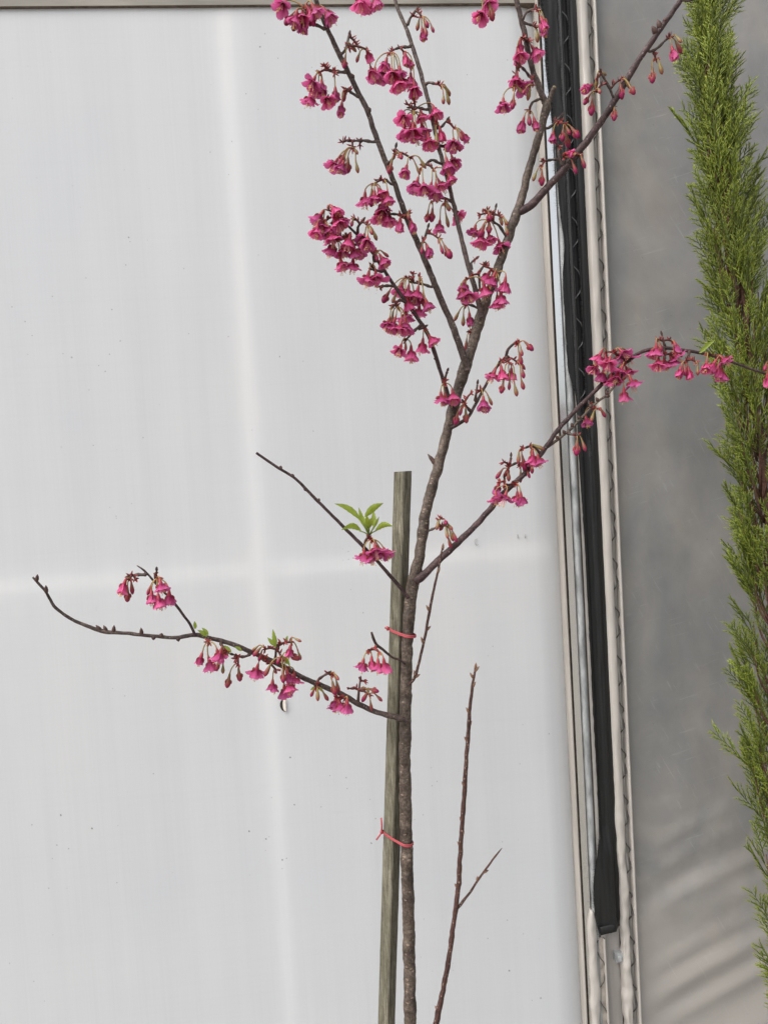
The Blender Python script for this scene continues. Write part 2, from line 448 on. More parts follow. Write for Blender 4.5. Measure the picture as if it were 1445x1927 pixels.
# ------------------------------------------------------------ the setting
ZT = 2.85
b = MB()
b.grid([[(-60, -60, 0), (60, -60, 0)], [(-60, 60, 0), (60, 60, 0)]])
tag(b.build('ground', M['ground'], smooth=False), kind='structure')
b = MB(); b.box((-3.2, 3.0, 0), (4.2, 3.06, ZT))  # unseen dark walls, added to keep back light off the translucent sheets
b.box((-3.2, 0.05, 0), (-3.14, 2.998, ZT)); b.box((4.14, 0.05, 0), (4.2, 2.998, ZT))
tag(b.build('light_block_wall', M['inside'], smooth=False), kind='structure')
b = MB(); b.box((-3.25, -0.02, ZT+0.002), (4.25, 3.1, ZT+0.06))  # unseen opaque roof, added so the space behind the sheets stays dark
tag(b.build('light_block_roof', M['light_block_roof'], smooth=False), kind='structure')

YF = -0.012
XT = P(1061, 1065, YF).x
KX = (P(1168, 1065, YF).x-XT)/107.0
def ox(off): return XT+off*KX
def zy(py, Y=YF, px=1100): return P(px, py, Y).z

# --- white translucent panel
XR = ox(0)
Z_RAIL = P(500, 8.5, -0.0055).z
door = empty('translucent_panel', (-0.8, 0.0, 0.0))
tag(door, 'large white translucent sheet panel with pale frame bars glowing through it', 'panel')
def loc(mb, parent): 
    L = parent.location
    mb.v = [(x-L.x, y-L.y, z-L.z) for x, y, z in mb.v]
    return mb
b = MB()
XL = -3.1
xs = [XL+(XR+0.001-XL)*(i/150) for i in range(151)]
xs = [x for x in xs if x < XR-0.09]+[XR-0.09+0.0915*i/14 for i in range(15)]
zs = [0.02+(Z_RAIL+0.012)*(i/140) for i in range(141)]
rows = []
for z in zs:
    row = []
    for x in xs:
        e = min((XR-x)/0.055, 1.0)
        t = min((Z_RAIL+0.02-z)/0.07, 1.0)
        y = 0.016*(1-e)**2+0.0015*(1-max(t, 0))**2+0.0016*mnoise.noise(Vector((x*2.4, z*1.5, 0.3)))+0.0006*mnoise.noise(Vector((x*9, z*3, 4.3)))
        row.append((x, y, z))
    rows.append(row)
b.grid(rows)
sheet = loc(b, door).build('sheet', M['panel'], door)
# frame tubes pressed against the back of the sheet
def frame_bar(p, q, r):
    m = MB(); p, q = Vector(p), Vector(q)
    d = (q-p).normalized(); a = Vector((0, 1, 0)); b2 = d.cross(a)
    sec = [(math.copysign(abs(math.cos(t))**0.55, math.cos(t)), math.copysign(abs(math.sin(t))**0.55, math.sin(t))) for t in [2*math.pi*i/28 for i in range(28)]]
    m.grid([[c+a*u*r+b2*w*r for u, w in sec] for c in (p, q)], 0, True)
    m.face(list(range(28))[::-1]); m.face(list(range(28, 56)))
    return loc(m, door).build('frame_bar', M['tube_white'], door)
xb = P(482, 960, 0.0).x; zb = P(520, 1068, 0.0).z
rb = 0.0185
frame_bar((xb, rb+0.0052, 0.0), (xb, rb+0.0052, ZT), rb)
frame_bar((XL, rb+0.0050, zb), (xb-rb-0.0005, rb+0.0050, zb), rb)
frame_bar((xb+rb+0.0005, rb+0.0050, zb), (XR-0.024, rb+0.0056, zb), rb)
frame_bar((xb-0.85, rb+0.003, 0.0), (xb-0.85, rb+0.003, zb-rb-0.001), rb)
frame_bar((xb-0.85, rb+0.003, zb+rb+0.001), (xb-0.85, rb+0.003, ZT), rb)
# top rail
m = MB(); m.box((XL, -0.0055, Z_RAIL), (XR-0.0015, 0.022, Z_RAIL+0.05))
m.box((XL, -0.004, Z_RAIL+0.0502), (XR-0.0015, 0.022, ZT))
loc(m, door).build('top_rail', M['rail'], door, smooth=False)
m = MB(); m.box((XL, -0.0045, Z_RAIL-0.0012), (XR-0.0015, 0.021, Z_RAIL-0.0002))
loc(m, door).build('rail_gasket', M['groove'], door, smooth=False)
# crescent tear and small staples
def crescent(px, py, r, flip, name='tear'):
    c = P(px, py, -0.003)
    m = MB()
    n = 10
    ra, rb_ = [], []
    for i in range(n+1):
        a = math.pi*(0.5+i/n)
        ra.append(c+Vector((math.cos(a)*r*0.75+r*0.3, 0.0, math.sin(a)*r)))
        rb_.append(c+Vector((math.cos(a)*r*0.36+r*0.3, 0.0008, math.sin(a)*r*0.97)))
    m.grid([ra, rb_], 0)
    rc = [c+Vector((math.cos(math.pi*(0.5+i/n))*r*0.05+r*0.42, -0.0012, math.sin(math.pi*(0.5+i/n))*r*0.9)) for i in range(n+1)]
    m.grid([rb_, rc], 1)
    return loc(m, door).build(name, [M['hole'], M['torn']], door)
crescent(533, 1327, 0.0135, 1)
for px, py in ((974, 1009), (988, 1009)):
    m = MB(); c = P(px, py, -0.0035)
    m.tube([c+Vector((0.0008, 0.004, 0.0032)), c+Vector((-0.0004, 0, 0.002)), c+Vector((-0.0004, 0, -0.002)), c+Vector((0.0008, 0.004, -0.0032))], [0.0007]*4, 6)
    loc(m, door).build('staple', M['strip'], door)
m = MB(); c = P(897, 1021, -0.0025)
m.tube([c+Vector((0.004*math.cos(a), 0, 0.0062*math.sin(a)+0.001)) for a in [R(d) for d in range(80, 330, 25)]], [0.0006]*10, 5)
loc(m, door).build('clip', M['strip'], door)

# --- metal and plastic post between the panel and the film
post = empty('frame_post', (ox(20), 0, 0))
tag(post, 'upright post of bright aluminium bar and mottled galvanised steel with cream edge trim', 'post')
def upright(name, o0, o1, y0, y1, mat, z0=0.0, z1=ZT, parent=None):
    m = MB(); m.box((ox(o0), y0, z0), (ox(o1), y1, z1))
    par = parent or post
    return loc(m, par).build(name, mat, par, smooth=False)
def wavy_edge(name, o0, o1, y0, y1, mat, amp, parent, seed, thick=None):
    m = MB()
    rows = []
    n = 220
    for i in range(n+1):
        z = ZT*i/n
        d = amp*mnoise.noise(Vector((seed, z*9, 0)))+amp*0.5*mnoise.noise(Vector((seed, z*31, 5)))
        yy = 0.35*d*KX*2
        rows.append([(ox(o0+d), y1, z), (ox(o0+d), y0+yy+0.001, z), (ox((o0+o1)/2+d), y0+yy, z), (ox(o1+d), y0+yy+0.001, z), (ox(o1+d), y1, z)])
    m.grid(rows)
    return loc(m, parent).build(name, mat, parent)
wavy_edge('edge_trim', -1.3, 1.6, -0.016, 0.02, M['trim'], 0.18, post, 1.0)
upright('groove', 1.7, 5.2, -0.006, 0.02, M['groove'])
upright('aluminium_bar', 5.3, 17.0, -0.0150, 0.02, M['alu'])
upright('joint_line', 17.05, 18.0, -0.0120, 0.02, M['groove'])
m = MB()
rows = []
for z in [ZT*i/60 for i in range(61)]:
    rows.append([(ox(18.05+16.6*j/8), 0.0-0.017*(max(0.0, math.sin(math.pi*(0.5+j)/9)))**0.45, z) for j in range(9)])
m.grid(rows)
loc(m, post).build('galvanised_tube', M['galv'], post)
upright('joint_line', 34.7, 35.5, -0.0110, 0.02, M['groove'])
upright('plastic_strip', 35.6, 44.2, -0.0135, 0.02, M['strip'])
upright('dark_recess', 44.25, 74, 0.012, 0.02, M['dark_gap'], zy(1748, 0.012))

# --- channels with zigzag wire
def vinyl_strip(parent, o0, o1, py0, py1, seed, amp_f, name='vinyl_strip', bulge=0.0055, y0=-0.013):
    m = MB(); rows = []
    z1 = ZT if py0 is None else zy(py0); z0 = 0.0 if py1 is None else zy(py1)
    n = max(40, int((z1-z0)/0.006))
    for i in range(n+1):
        z = z0+(z1-z0)*i/n
        a = amp_f(z)
        dl = a*(mnoise.noise(Vector((seed, z*16, 0)))+0.5*mnoise.noise(Vector((seed, z*38, 3))))
        dr = a*1.15*(mnoise.noise(Vector((seed+9, z*15, 0)))+0.6*mnoise.noise(Vector((seed+9, z*33, 3))))
        tz = 1.0
        if py0 is not None: tz = min(1.0, math.sqrt(max(0.0, (z1-z)/0.022)))
        row = []
        mid = (o0+o1)/2+(dl+dr)/2
        for j in range(9):
            u = j/8
            o = (o0+dl)*(1-u)+(o1+dr)*u
            o = mid+(o-mid)*max(0.25, tz)
            y = y0-bulge*(math.sin(math.pi*min(1, max(0, u)))**0.6)*(1+0.25*mnoise.noise(Vector((seed, z*20, u*2))))*(0.4+0.6*tz)
            if j in (0, 8): y = 0.0
            row.append((ox(o), y+0.0012*a/2*mnoise.noise(Vector((u*2, z*45, seed))), z))
        rows.append(row)
    m.grid(rows)
    m.face(list(range(len(m.v)-9, len(m.v))))
    return loc(m, parent).build(name, M['vinyl'], parent)
def zigzag(parent, o0, o1, period, z0, z1, ph, yb, yf, rad, mat, name='zigzag_wire'):
    pts = []; z = z0
    while z < z1:
        s = math.sin(2*math.pi*z/period+ph+0.35*mnoise.noise(Vector((z*5, ph, 0))))
        s2 = math.copysign(abs(s)**0.75, s)
        pts.append((ox((o0+o1)/2+(o1-o0)/2*s2), yb+(yf-yb)*(1-s*s), z)); z += period/28
    m = MB(); m.tube(pts, [rad]*len(pts), 5, 0)
    return loc(m, parent).build(name, mat, parent)
PER = 90*KX
chan = empty('film_channel', (ox(95), 0, 0))
tag(chan, 'cream wire-lock channel running the full height along the edge of the grey film', 'channel')
amp_r = lambda z: 0.5+5.5*max(0.0, min(1.0, (zy(1380)-z)/0.35))
vinyl_strip(chan, 74.5, 92.3, None, None, 2.0, amp_r)
upright('channel_trough', 90.0, 103.0, 0.006, 0.016, M['trough'], parent=chan)
wavy_edge('channel_lip', 102.6, 106.6, -0.0165, 0.012, M['vinyl'], 0.5, chan, 6.0)
zigzag(chan, 89.5, 104.0, PER, 0.0, ZT, 0.4, 0.004, -0.0115, 0.0014, M['wire'])
# puckered film folds pressed in the trough between the wire bends
m = MB(); rows = []
n = 620
for i in range(n+1):
    z = ZT*i/n
    row = []
    for j in range(9):
        u = j/8
        s = math.sin(2*math.pi*z/PER*1.0+0.4+2.6*u)
        row.append((ox(91.5+11.6*u), 0.0035-0.0085*(s*0.5+0.5)*math.sin(math.pi*u)**0.7-0.0015*mnoise.noise(Vector((u*3, z*60, 2))), z))
    rows.append(row)
m.grid(rows)
loc(m, chan).build('film_fold', M['strip'], chan)

chan2 = empty('short_channel', (ox(25), 0, 0))
tag(chan2, 'short length of puckered cream channel showing below the end of the black fabric', 'channel')
vinyl_strip(chan2, 9.0, 27.0, 1712, None, 14.0, lambda z: 3.4, y0=-0.019)
zl = zy(1766)
wavy = MB(); rows = []
for i in range(121):
    z = zl*i/120
    d = 0.5*mnoise.noise(Vector((3.0, z*20, 0)))
    rows.append([(ox(38.2+d), 0.0, z), (ox(38.2+d), -0.0205, z), (ox(40.0+d), -0.0212, z), (ox(41.6+d), -0.0205, z), (ox(41.6+d), 0.0, z)])
wavy.grid(rows)
loc(wavy, chan2).build('channel_lip', M['vinyl'], chan2)
upright('channel_trough', 26.0, 38.1, -0.0150, -0.0137, M['trough'], 0.0, zl, chan2)
zigzag(chan2, 25.0, 39.5, PER, 0.0, zl, 2.2, -0.014, -0.0215, 0.0009, M['wire'])
m = MB(); c = P(1160, 1796, 0.0)
m.box((c.x-0.008, -0.012, c.z-0.009), (c.x+0.009, 0.012, c.z+0.009)); m.box((c.x-0.0045, -0.016, c.z-0.004), (c.x+0.0045, -0.0122, c.z+0.004))
loc(m, chan2).build('bolt_block', M['galv'], chan2, smooth=False)

# --- black fabric clamped over the recess
fab = empty('fabric_strip', (ox(55), 0, 0))
tag(fab, 'frayed black shade fabric clamped in a long strip beside the galvanised steel', 'fabric')
L_edge = [(1017, -60), (1019, 0), (1026, 60), (1030, 130), (1041, 230), (1047, 330), (1053, 400), (1061, 460), (1058, 520), (1062, 600), (1065, 650), (1069, 700), (1083, 750),
          (1089, 850), (1099, 1000), (1107, 1150), (1117, 1350), (1124, 1480), (1127, 1565), (1122, 1600), (1116, 1650), (1116, 1700), (1121, 1735), (1127, 1758)]
LE = []
for x, y in spline(L_edge, 6):
    p = P(x, y, -0.020)
    LE.append(((p.x-XT)/KX, p.z))
LE = [(o+0.9*mnoise.noise(Vector((0, z*60, 0)))+0.5*mnoise.noise(Vector((0, z*150, 0))), z) for o, z in LE]
zbot = LE[-1][1]
def fab_y(o, z):
    """height of the fabric over the metal, ridges and groove beneath"""
    top = max(0.0, min(1.0, (z-zy(860))/0.10))
    y = -0.0195 if o < 35 else -0.0158
    r1 = math.exp(-((o-39.8)/3.4)**2); r2 = math.exp(-((o-59.5)/2.0)**2)
    gr = 1/(1+math.exp(-(o-45)/0.8))
    y = y*(1-gr)+(0.003*top-0.010*(1-top))*gr
    y -= top*0.006*r1+0.009*r2*(0.25+0.75*top)
    y -= gr*0.006*max(0.0, min(1, (o-60)/6))
    low = max(0.0, min(1.0, (zy(1560)-z)/0.05))
    y = y*(1-low)+(-0.0225)*low+low*0.003*math.sin(o*0.09+z*20)
    tuck = max(0.0, min(1.0, (o-62)/8))
    y = y*(1-tuck)+max(y, -0.009)*tuck
    return y+0.0012*mnoise.noise(Vector((o*0.15, z*14, 1)))
m = MB(); rows = []
for o, z in LE:
    row = []
    for j in range(37):
        u = j/36
        oo = o+(77.0-o)*u
        row.append((ox(oo), fab_y(oo, z)-(0.0009 if j == 0 else 0), z+(0.006*u if z < zbot+0.02 else 0.0)))
    rows.append(row)
m.grid(rows)
loc(m, fab).build('fabric', M['fabric'], fab)
m = MB()   # turned-up hem at the lower end
hz = [zbot+0.0165-0.0175*t for t in (0, 0.15, 0.5, 0.85, 1.0)]
m.grid([[(ox(LE[-1][0]+0.5+(73.5-LE[-1][0])*j/14), (-0.0262 if 0 < i < 4 else -0.0235)+(0.019*max(0, (j-9)/5)**1.3)+0.001*mnoise.noise(Vector((j*0.8, i*0.7, 0))), z+0.006*j/14) for j in range(15)] for i, z in enumerate(hz)])
loc(m, fab).build('hem', M['fabric'], fab)
m = MB()   # ravelled threads along the left edge and on the ridges
rr = random.Random(3)
def thread(p, q, r, bend=0.0012):
    mid = (p+q)/2+Vector((0, -0.0006, rr.uniform(-bend, bend)))
    m.tube([p, mid, q], [r, r*0.8, r*0.4], 3, caps=False)
for (o, z) in LE:
    py_top = z > zy(745); low = z < zy(1570)
    if not (py_top or low): continue
    for k in range(3):
        zz = z+rr.uniform(-0.003, 0.003)
        ln = rr.uniform(1.5, 6.5) if py_top else rr.uniform(2, 5)
        p = Vector((ox(o+2), -0.0208, zz)); q = Vector((ox(o-ln), -0.0212, zz+rr.uniform(-0.0008, 0.0008)-(0.002 if low else 0)))
        thread(p, q, 0.00022)
for py in (1538, 1577, 1634, 1660, 1705):
    o = [l[0] for l in LE if l[1] <= zy(py)][0]
    p = Vector((ox(o+2), -0.0215, zy(py))); thread(p, p+Vector((-rr.uniform(0.008, 0.016), -0.002, rr.uniform(0.0, 0.008))), 0.0003, 0.004)
z = zy(860)
while z < ZT-0.02:
    for oc in (36.5, 42.5, 58.0, 61.0):
        if rr.random() < 0.75:
            y = fab_y(oc, z)-0.0008
            p = Vector((ox(oc-1.4), y, z)); thread(p, Vector((ox(oc+1.4), fab_y(oc+1.2, z)-0.0008, z+0.0006)), 0.00022, 0.0003)
    z += 0.0016
tag(loc(m, fab).build('frayed_threads', M['fuzz'], fab), kind='stuff')
zigzag(fab, 43.0, 61.0, PER, zy(900), ZT, 1.1, 0.006, -0.0045, 0.0011, M['black_wire'])

# --- grey plastic film
film = empty('film_wall', (1.2, 0, 0))
tag(film, 'dull grey crinkled plastic film wall stretched behind the conifer', 'wall')
b = MB()
XF0, XF1 = ox(103.2), 4.12
xs = [XF0+(ox(106)-XF0)*i/3 for i in range(3)]+[ox(106)+(1.45-ox(106))*i/110 for i in range(110)]+[1.45+(XF1-1.45)*i/10 for i in range(11)]
zs = [ZT*i/330 for i in range(331)]
rows = []
for z in zs:
    row = []
    for x in xs:
        a = 0.0055*mnoise.noise(Vector((x*4.2, z*1.1, 2.0)))+0.002*mnoise.noise(Vector((x*15, z*5, 7.0)))
        # slanting folds near the foot of the film
        low = max(0.0, min(1.0, (0.86-z)/0.25))
        q = (z-0.42*x)
        fold = 0.008*mnoise.noise(Vector((q*11+0.9, (x+0.5*z)*1.6, 1.0)))+0.005*mnoise.noise(Vector((q*27, x*3, 5.0)))
        a += low*fold
        # small creases spreading from the clamped edge
        ed = math.exp(-max(0.0, (x-ox(107)))/0.05)
        a += ed*0.0012*math.sin(2*math.pi*z/PER+3*mnoise.noise(Vector((z*3, 0, 0))))
        edge = min(1.0, max(0.0, (x-ox(107))/0.10))
        row.append((x, 0.0035+a*(0.15+0.85*edge)-0.0, z))
    rows.append(row)
b.grid(rows)
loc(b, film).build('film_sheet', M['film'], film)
b = MB()   # the bit of film that shows between the two channels under the fabric
b.grid([[(ox(41.8+34*j/12), 0.002+0.004*mnoise.noise(Vector((j*0.3, z*9, 0))), z) for j in range(13)] for z in [zy(1744, 0.0)*i/60 for i in range(61)]])
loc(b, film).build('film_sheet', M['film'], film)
m = MB(); m.box((XF0, -0.004, ZT-0.06), (XF1, 0.02, ZT)); 
loc(m, film).build('top_batten', M['strip'], film, smooth=False)

# ------------------------------------------------------------ cherry tree
YT = -0.38
MM = 0.001
def rpx(w, Y): return 0.5*w*(Y+CAM_D)/FPX
base = P(772, 1927, YT)
tree = empty('cherry_tree', (base.x, YT, 0.0))
tag(tree, 'young cherry tree with dark bare limbs and drooping magenta blossom clusters, tied to a stake', 'tree')
TL = tree.location
BR = {}

def limb(key, name, pts, y0, y1, mat, sides=12, wob=0.09, tail=None, label=None):
    """pts: (pixel x, pixel y, width in pixels); y0..y1 depth from root to tip"""
    n = len(pts)
    acc = [0.0]
    for i in range(1, n): acc.append(acc[-1]+math.hypot(pts[i][0]-pts[i-1][0], pts[i][1]-pts[i-1][1]))
    full = [(x, y, w, y0+(y1-y0)*(a/acc[-1])**1.15) for (x, y, w), a in zip(pts, acc)]
    sm = spline(full, 4.0)
    P3 = [P(x, y, Y) for x, y, w, Y in sm]
    rad = [1.08*rpx(w, Y) for x, y, w, Y in sm]
    # little zigzag and swelling at the nodes
    for i, p in enumerate(P3):
        s = i*0.21+len(key)*3.1+ord(key[0])
        w = 0.35*min(rad[i], 0.004)
        P3[i] = p+Vector((mnoise.noise(Vector((s, 0, 1))), 1.5*mnoise.noise(Vector((s, 5, 1))), 0.5*mnoise.noise(Vector((s, 9, 1)))))*w
        rad[i] *= 1+0.10*mnoise.noise(Vector((s*0.9, 3, 3)))
    if tail:
        P3 = tail[0]+P3; rad = tail[1]+rad
    m = MB(); m.tube([p-TL for p in P3], rad, sides, 0, True, 0.0, wob, ord(key[0])*1.7)
    o = m.build(name, mat, tree)
    if label: o['label'] = label
    BR[key] = (o, sm)
    return o

tb = P(772, 1927, YT)
tail_pts = [Vector((tb.x+0.002, YT, -0.02+i*(tb.z+0.02)/26)) for i in range(26)]
tail_rad = [rpx(23, YT)*(1.35-0.35*i/26) for i in range(26)]
limb('T', 'trunk', [(772, 1927, 23), (770, 1800, 22), (768, 1700, 22), (766, 1640, 22), (764, 1560, 22), (762, 1450, 21), (763, 1350, 21), (765, 1250, 20), (768, 1180, 20), (774, 1115, 22), (782, 1080, 22),
     (790, 1040, 19), (800, 970, 19), (812, 920, 18), (826, 870, 18), (842, 810, 17), (850, 780, 19), (860, 740, 18), (874, 695, 21), (888, 650, 18), (904, 595, 20), (916, 560, 17), (935, 510, 16), (952, 460, 15),
     (968, 412, 17), (982, 370, 14), (1000, 300, 13), (1017, 245, 13), (1027, 205, 15), (1029, 190, 13)], YT, YT+0.02, M['bark_trunk'], 18, 0.13, (tail_pts, tail_rad))
limb('L', 'branch', [(1029, 200, 11), (1022, 185, 11), (1008, 150, 10), (996, 110, 9.5), (986, 60, 9), (976, 20, 8.5), (966, -25, 8), (950, -90, 7)], YT+0.02, YT-0.01, M['bark_branch'])
limb('S', 'cut_stub', [(1028, 205, 9), (1034, 185, 8.5), (1042, 166, 8)], YT+0.02, YT+0.014, M['bark_trunk'])
limb('A', 'branch', [(976, 400, 11), (988, 393, 14), (1002, 383, 14), (1030, 352, 13), (1062, 318, 12.5), (1100, 270, 12.5), (1140, 215, 12), (1170, 165, 11.5), (1200, 115, 10.5), (1235, 65, 9.5), (1270, 15, 8.5), (1300, -25, 8), (1350, -90, 7)], YT+0.015, YT-0.045, M['bark_purple'])
limb('A2', 'twig', [(1282, 0, 4), (1296, 1, 4), (1312, -4, 3)], YT-0.04, YT-0.05, M['bark_purple'], 8)
limb('B', 'branch', [(880, 698, 10), (868, 660, 12), (850, 610, 11.5), (830, 565, 11), (808, 510, 10.5), (785, 455, 10), (765, 410, 9.5), (742, 345, 9), (718, 285, 9), (700, 235, 9), (690, 205, 9), (672, 170, 8.5), (650, 125, 8.5), (630, 85, 8), (612, 45, 7.5), (598, 10, 7.5), (586, -30, 7), (566, -100, 6)], YT, YT-0.10, M['bark_branch'])
limb('C', 'branch', [(907, 598, 9), (898, 560, 9.5), (885, 515, 8.5), (873, 470, 8.5), (858, 405, 7.5), (845, 350, 7), (830, 295, 7), (818, 245, 7), (808, 200, 7), (795, 150, 7), (780, 100, 7), (765, 55, 6.5), (748, 15, 6), (736, -30, 5.5), (716, -100, 5)], YT, YT+0.05, M['bark_branch'])
limb('D', 'branch', [(853, 772, 8), (843, 745, 8), (832, 710, 7), (818, 665, 7), (803, 625, 7), (785, 598, 6.5), (765, 570, 6.5), (740, 535, 6), (720, 505, 5.5), (700, 475, 5), (680, 450, 4.5), (655, 425, 4), (640, 410, 3)], YT, YT-0.07, M['bark_purple'])
limb('E', 'branch', [(848, 806, 6), (862, 798, 6.5), (880, 785, 6), (895, 760, 5.5), (908, 735, 5), (922, 710, 5), (938, 686, 5), (950, 675, 5), (955, 658, 5), (968, 646, 4)], YT, YT-0.05, M['bark_purple'])
limb('F', 'branch', [(780, 1094, 12), (790, 1088, 15), (803, 1076, 13.5), (830, 1050, 12.5), (870, 1013, 11.5), (910, 972, 10.5), (945, 930, 10), (985, 893, 9), (1015, 858, 8.5), (1045, 815, 8), (1075, 780, 8), (1110, 745, 7.5), (1150, 705, 7), (1180, 680, 7), (1205, 663, 7), (1240, 655, 6.5), (1280, 658, 6), (1320, 665, 5.5), (1360, 675, 5), (1400, 690, 4.5), (1445, 705, 4), (1490, 718, 3.5)], YT, YT+0.015, M['bark_purple'])
limb('F2', 'twig', [(1030, 842, 4), (1050, 826, 5), (1075, 806, 5.5), (1095, 785, 5), (1125, 755, 4.5), (1145, 740, 4), (1163, 715, 3.5)], YT+0.006, YT-0.01, M['bark_trunk'], 8, 0.3)
limb('G', 'branch', [(768, 1126, 6), (756, 1109, 7), (735, 1085, 6.5), (705, 1050, 6.5), (680, 1025, 6.5), (650, 995, 6), (615, 960, 5.5), (585, 930, 5.5), (555, 900, 5), (520, 878, 5), (482, 852, 4.5)], YT-0.005, YT-0.06, M['bark_purple'], 10)
limb('H', 'branch', [(766, 1356, 10), (752, 1352, 11), (730, 1346, 9.5), (700, 1337, 9), (670, 1322, 9.5), (640, 1305, 9.5), (600, 1288, 9), (570, 1275, 8.5), (540, 1258, 8.5), (510, 1243, 9), (480, 1230, 8), (440, 1213, 8), (405, 1203, 7.5), (370, 1195, 8), (350, 1197, 7), (330, 1200, 6.5), (290, 1197, 6), (240, 1192, 6), (195, 1188, 7), (165, 1178, 6), (135, 1165, 5.5), (105, 1143, 5), (88, 1115, 4.5), (75, 1100, 4.5), (62, 1086, 3)], YT-0.008, YT-0.10, M['bark_branch'], 12, 0.12)
limb('H2', 'twig', [(368, 1196, 5), (358, 1175, 4.5), (340, 1150, 4.5), (320, 1125, 4), (300, 1105, 4), (280, 1082, 3.5), (270, 1072, 3.5), (258, 1064, 1.5)], YT-0.06, YT-0.075, M['bark_purple'], 8, 0.12)
limb('I', 'twig', [(770, 1288, 5), (780, 1275, 5.5), (790, 1240, 5), (800, 1195, 5), (808, 1150, 5), (817, 1105, 4.5), (824, 1075, 4), (829, 1045, 3.5), (833, 1030, 2)], YT-0.003, YT-0.03, M['bark_shoot'], 8, 0.12)
limb('J', 'twig', [(762, 1250, 4), (752, 1242, 4.5), (738, 1237, 4), (720, 1222, 5), (708, 1212, 5), (702, 1200, 5), (699, 1190, 4)], YT-0.005, YT-0.035, M['bark_purple'], 8, 0.2)
sb = P(820, 1927, YT-0.01)
K_tail = [Vector((tb.x+(sb.x-tb.x)*t**0.8, YT-0.01*t, 0.32+(sb.z-0.32)*t)) for t in [i/14 for i in range(14)]]
limb('K', 'branch', [(820, 1927, 11), (830, 1880, 9.5), (845, 1800, 9), (853, 1740, 9), (860, 1690, 9), (864, 1640, 8.5), (868, 1570, 8.5), (873, 1500, 8), (877, 1430, 7.5), (881, 1380, 7), (885, 1320, 6), (889, 1290, 5.5), (894, 1258, 3)], YT-0.01, YT-0.03, M['bark_shoot'], 10, 0.22, (K_tail, [rpx(11, YT)*(1.3-0.3*i/14) for i in range(14)]),
     label='tall bare red-brown shoot with pale flecks and pointed buds')
limb('K2', 'twig', [(860, 1710, 4), (868, 1700, 5), (880, 1685, 4.5), (900, 1655, 4), (920, 1627, 3.5), (936, 1606, 3), (944, 1596, 1.2)], YT-0.015, YT-0.035, M['bark_shoot'], 8)

def depth(key, x, y):
    o, sm = BR[key]
    return min(sm, key=lambda q: (q[0]-x)**2+(q[1]-y)**2)[3]

# --- winter buds and bare spurs
FR = {1: (500, 0, 3.6125), 2: (850, 0, 3.2111), 3: (560, 350, 2.89), 4: (900, 600, 2.6514), 5: (450, 820, 3.2111), 6: (30, 1040, 3.6125), 7: (400, 1160, 3.6125), 8: (650, 1150, 2.48)}
def pxy(fr, q): X, Y, s = FR[fr]; return (X+q[0]/s, Y+q[1]/s)
def winter_bud(key, fr, p, ang, ln=11.0, w=4.5):
    ln *= 1.3; w *= 1.25
    x, y = pxy(fr, p)
    Y = depth(key, x, y)
    sm = BR[key][1]
    q = min(sm, key=lambda q: (q[0]-x)**2+(q[1]-y)**2)
    if math.hypot(q[0]-x, q[1]-y) > 1.5: bx, by = q[0], q[1]
    else: bx, by = x, y
    a = P(bx, by, Y); k = (Y+CAM_D)/FPX
    d = Vector((math.sin(R(ang)), rnd.uniform(-0.3, 0.1), math.cos(R(ang)))).normalized()
    e = a+d*ln*k
    m = MB()
    pts = [Vector((0, 0, 0)), d*ln*k*0.35, d*ln*k*0.7, d*ln*k]
    m.tube(pts, [w*0.42*k, w*0.5*k, w*0.36*k, w*0.04*k], 7, 0)
    o = m.build('winter_bud', M['bud_tip'] if key in ('K', 'K2', 'I') else M['dark_scale'], BR[key][0], a-TL)
for p, a in (((605, 272), 8), ((612, 285), 40), ((592, 315), -30), ((600, 355), 28), ((575, 480), -28), ((590, 545), 26), ((566, 605), -30), ((571, 750), 22), ((550, 815), -26), ((560, 880), 24), ((541, 980), -22), ((553, 1050), 26), ((530, 1105), -26), ((541, 1140), 24), ((535, 1235), 24), ((512, 1290), -30), ((462, 1745), 28), ((424, 1870), -26)):
    winter_bud('K', 8, p, a)
for p, a in (((652, 1228), 68), ((610, 1262), 5)): winter_bud('K2', 8, p, a, 9)
for p, a in (((382, 92), 50), ((360, 150), -20), ((326, 305), -8), ((330, 318), 60)): winter_bud('I', 8, p, a, 10)
for p, a in (((1228, 690), 8), ((1208, 835), 20), ((1140, 1060), -25), ((1115, 1255), -20)): winter_bud('I', 5, p, a, 11)
for p, a in (((213, 262), 5), ((575, 520), -35), ((620, 540), -20), ((862, 550), 0), ((668, 535), 10), ((140, 185), 20)): winter_bud('H', 6, p, a, 11, 6)
for p, a in (((985, 560), 20), ((1100, 570), 170), ((940, 580), 190)): winter_bud('H', 6, p, a, 6, 7)
for p, a in (((240, 215), 20), ((318, 270), -20), ((465, 410), 30), ((390, 340), -60)): winter_bud('G', 5, p, a, 5, 6)
for p, a in (((420, 560), -30), ((470, 540), -20), ((445, 575), 120), ((520, 510), -40), ((560, 440), 0), ((600, 420), -30), ((630, 370), -10), ((640, 390), 100), ((400, 595), -40)): winter_bud('F2', 4, p, a, 7, 6)
winter_bud('T', 5, (1180, 175), -35, 24, 8)
winter_bud('T', 8, (262, 1195), -60, 9, 8)
winter_bud('T', 8, (320, 1265), 90, 5, 9)
winter_bud('T', 8, (312, 870), 70, 5, 9)
winter_bud('T', 8, (258, 975), -60, 6, 9)
for p, a in (((1225, 160), -20), ((1200, 190), -40)): winter_bud('A', 2, p, a, 14, 9)
for p, a in (((1090, 440), 60), ((840, 850), 140), ((1260, 115), -20)): winter_bud('A', 2, p, a, 6, 9)
winter_bud('A', 2, (470, 1275), 100, 8, 6)
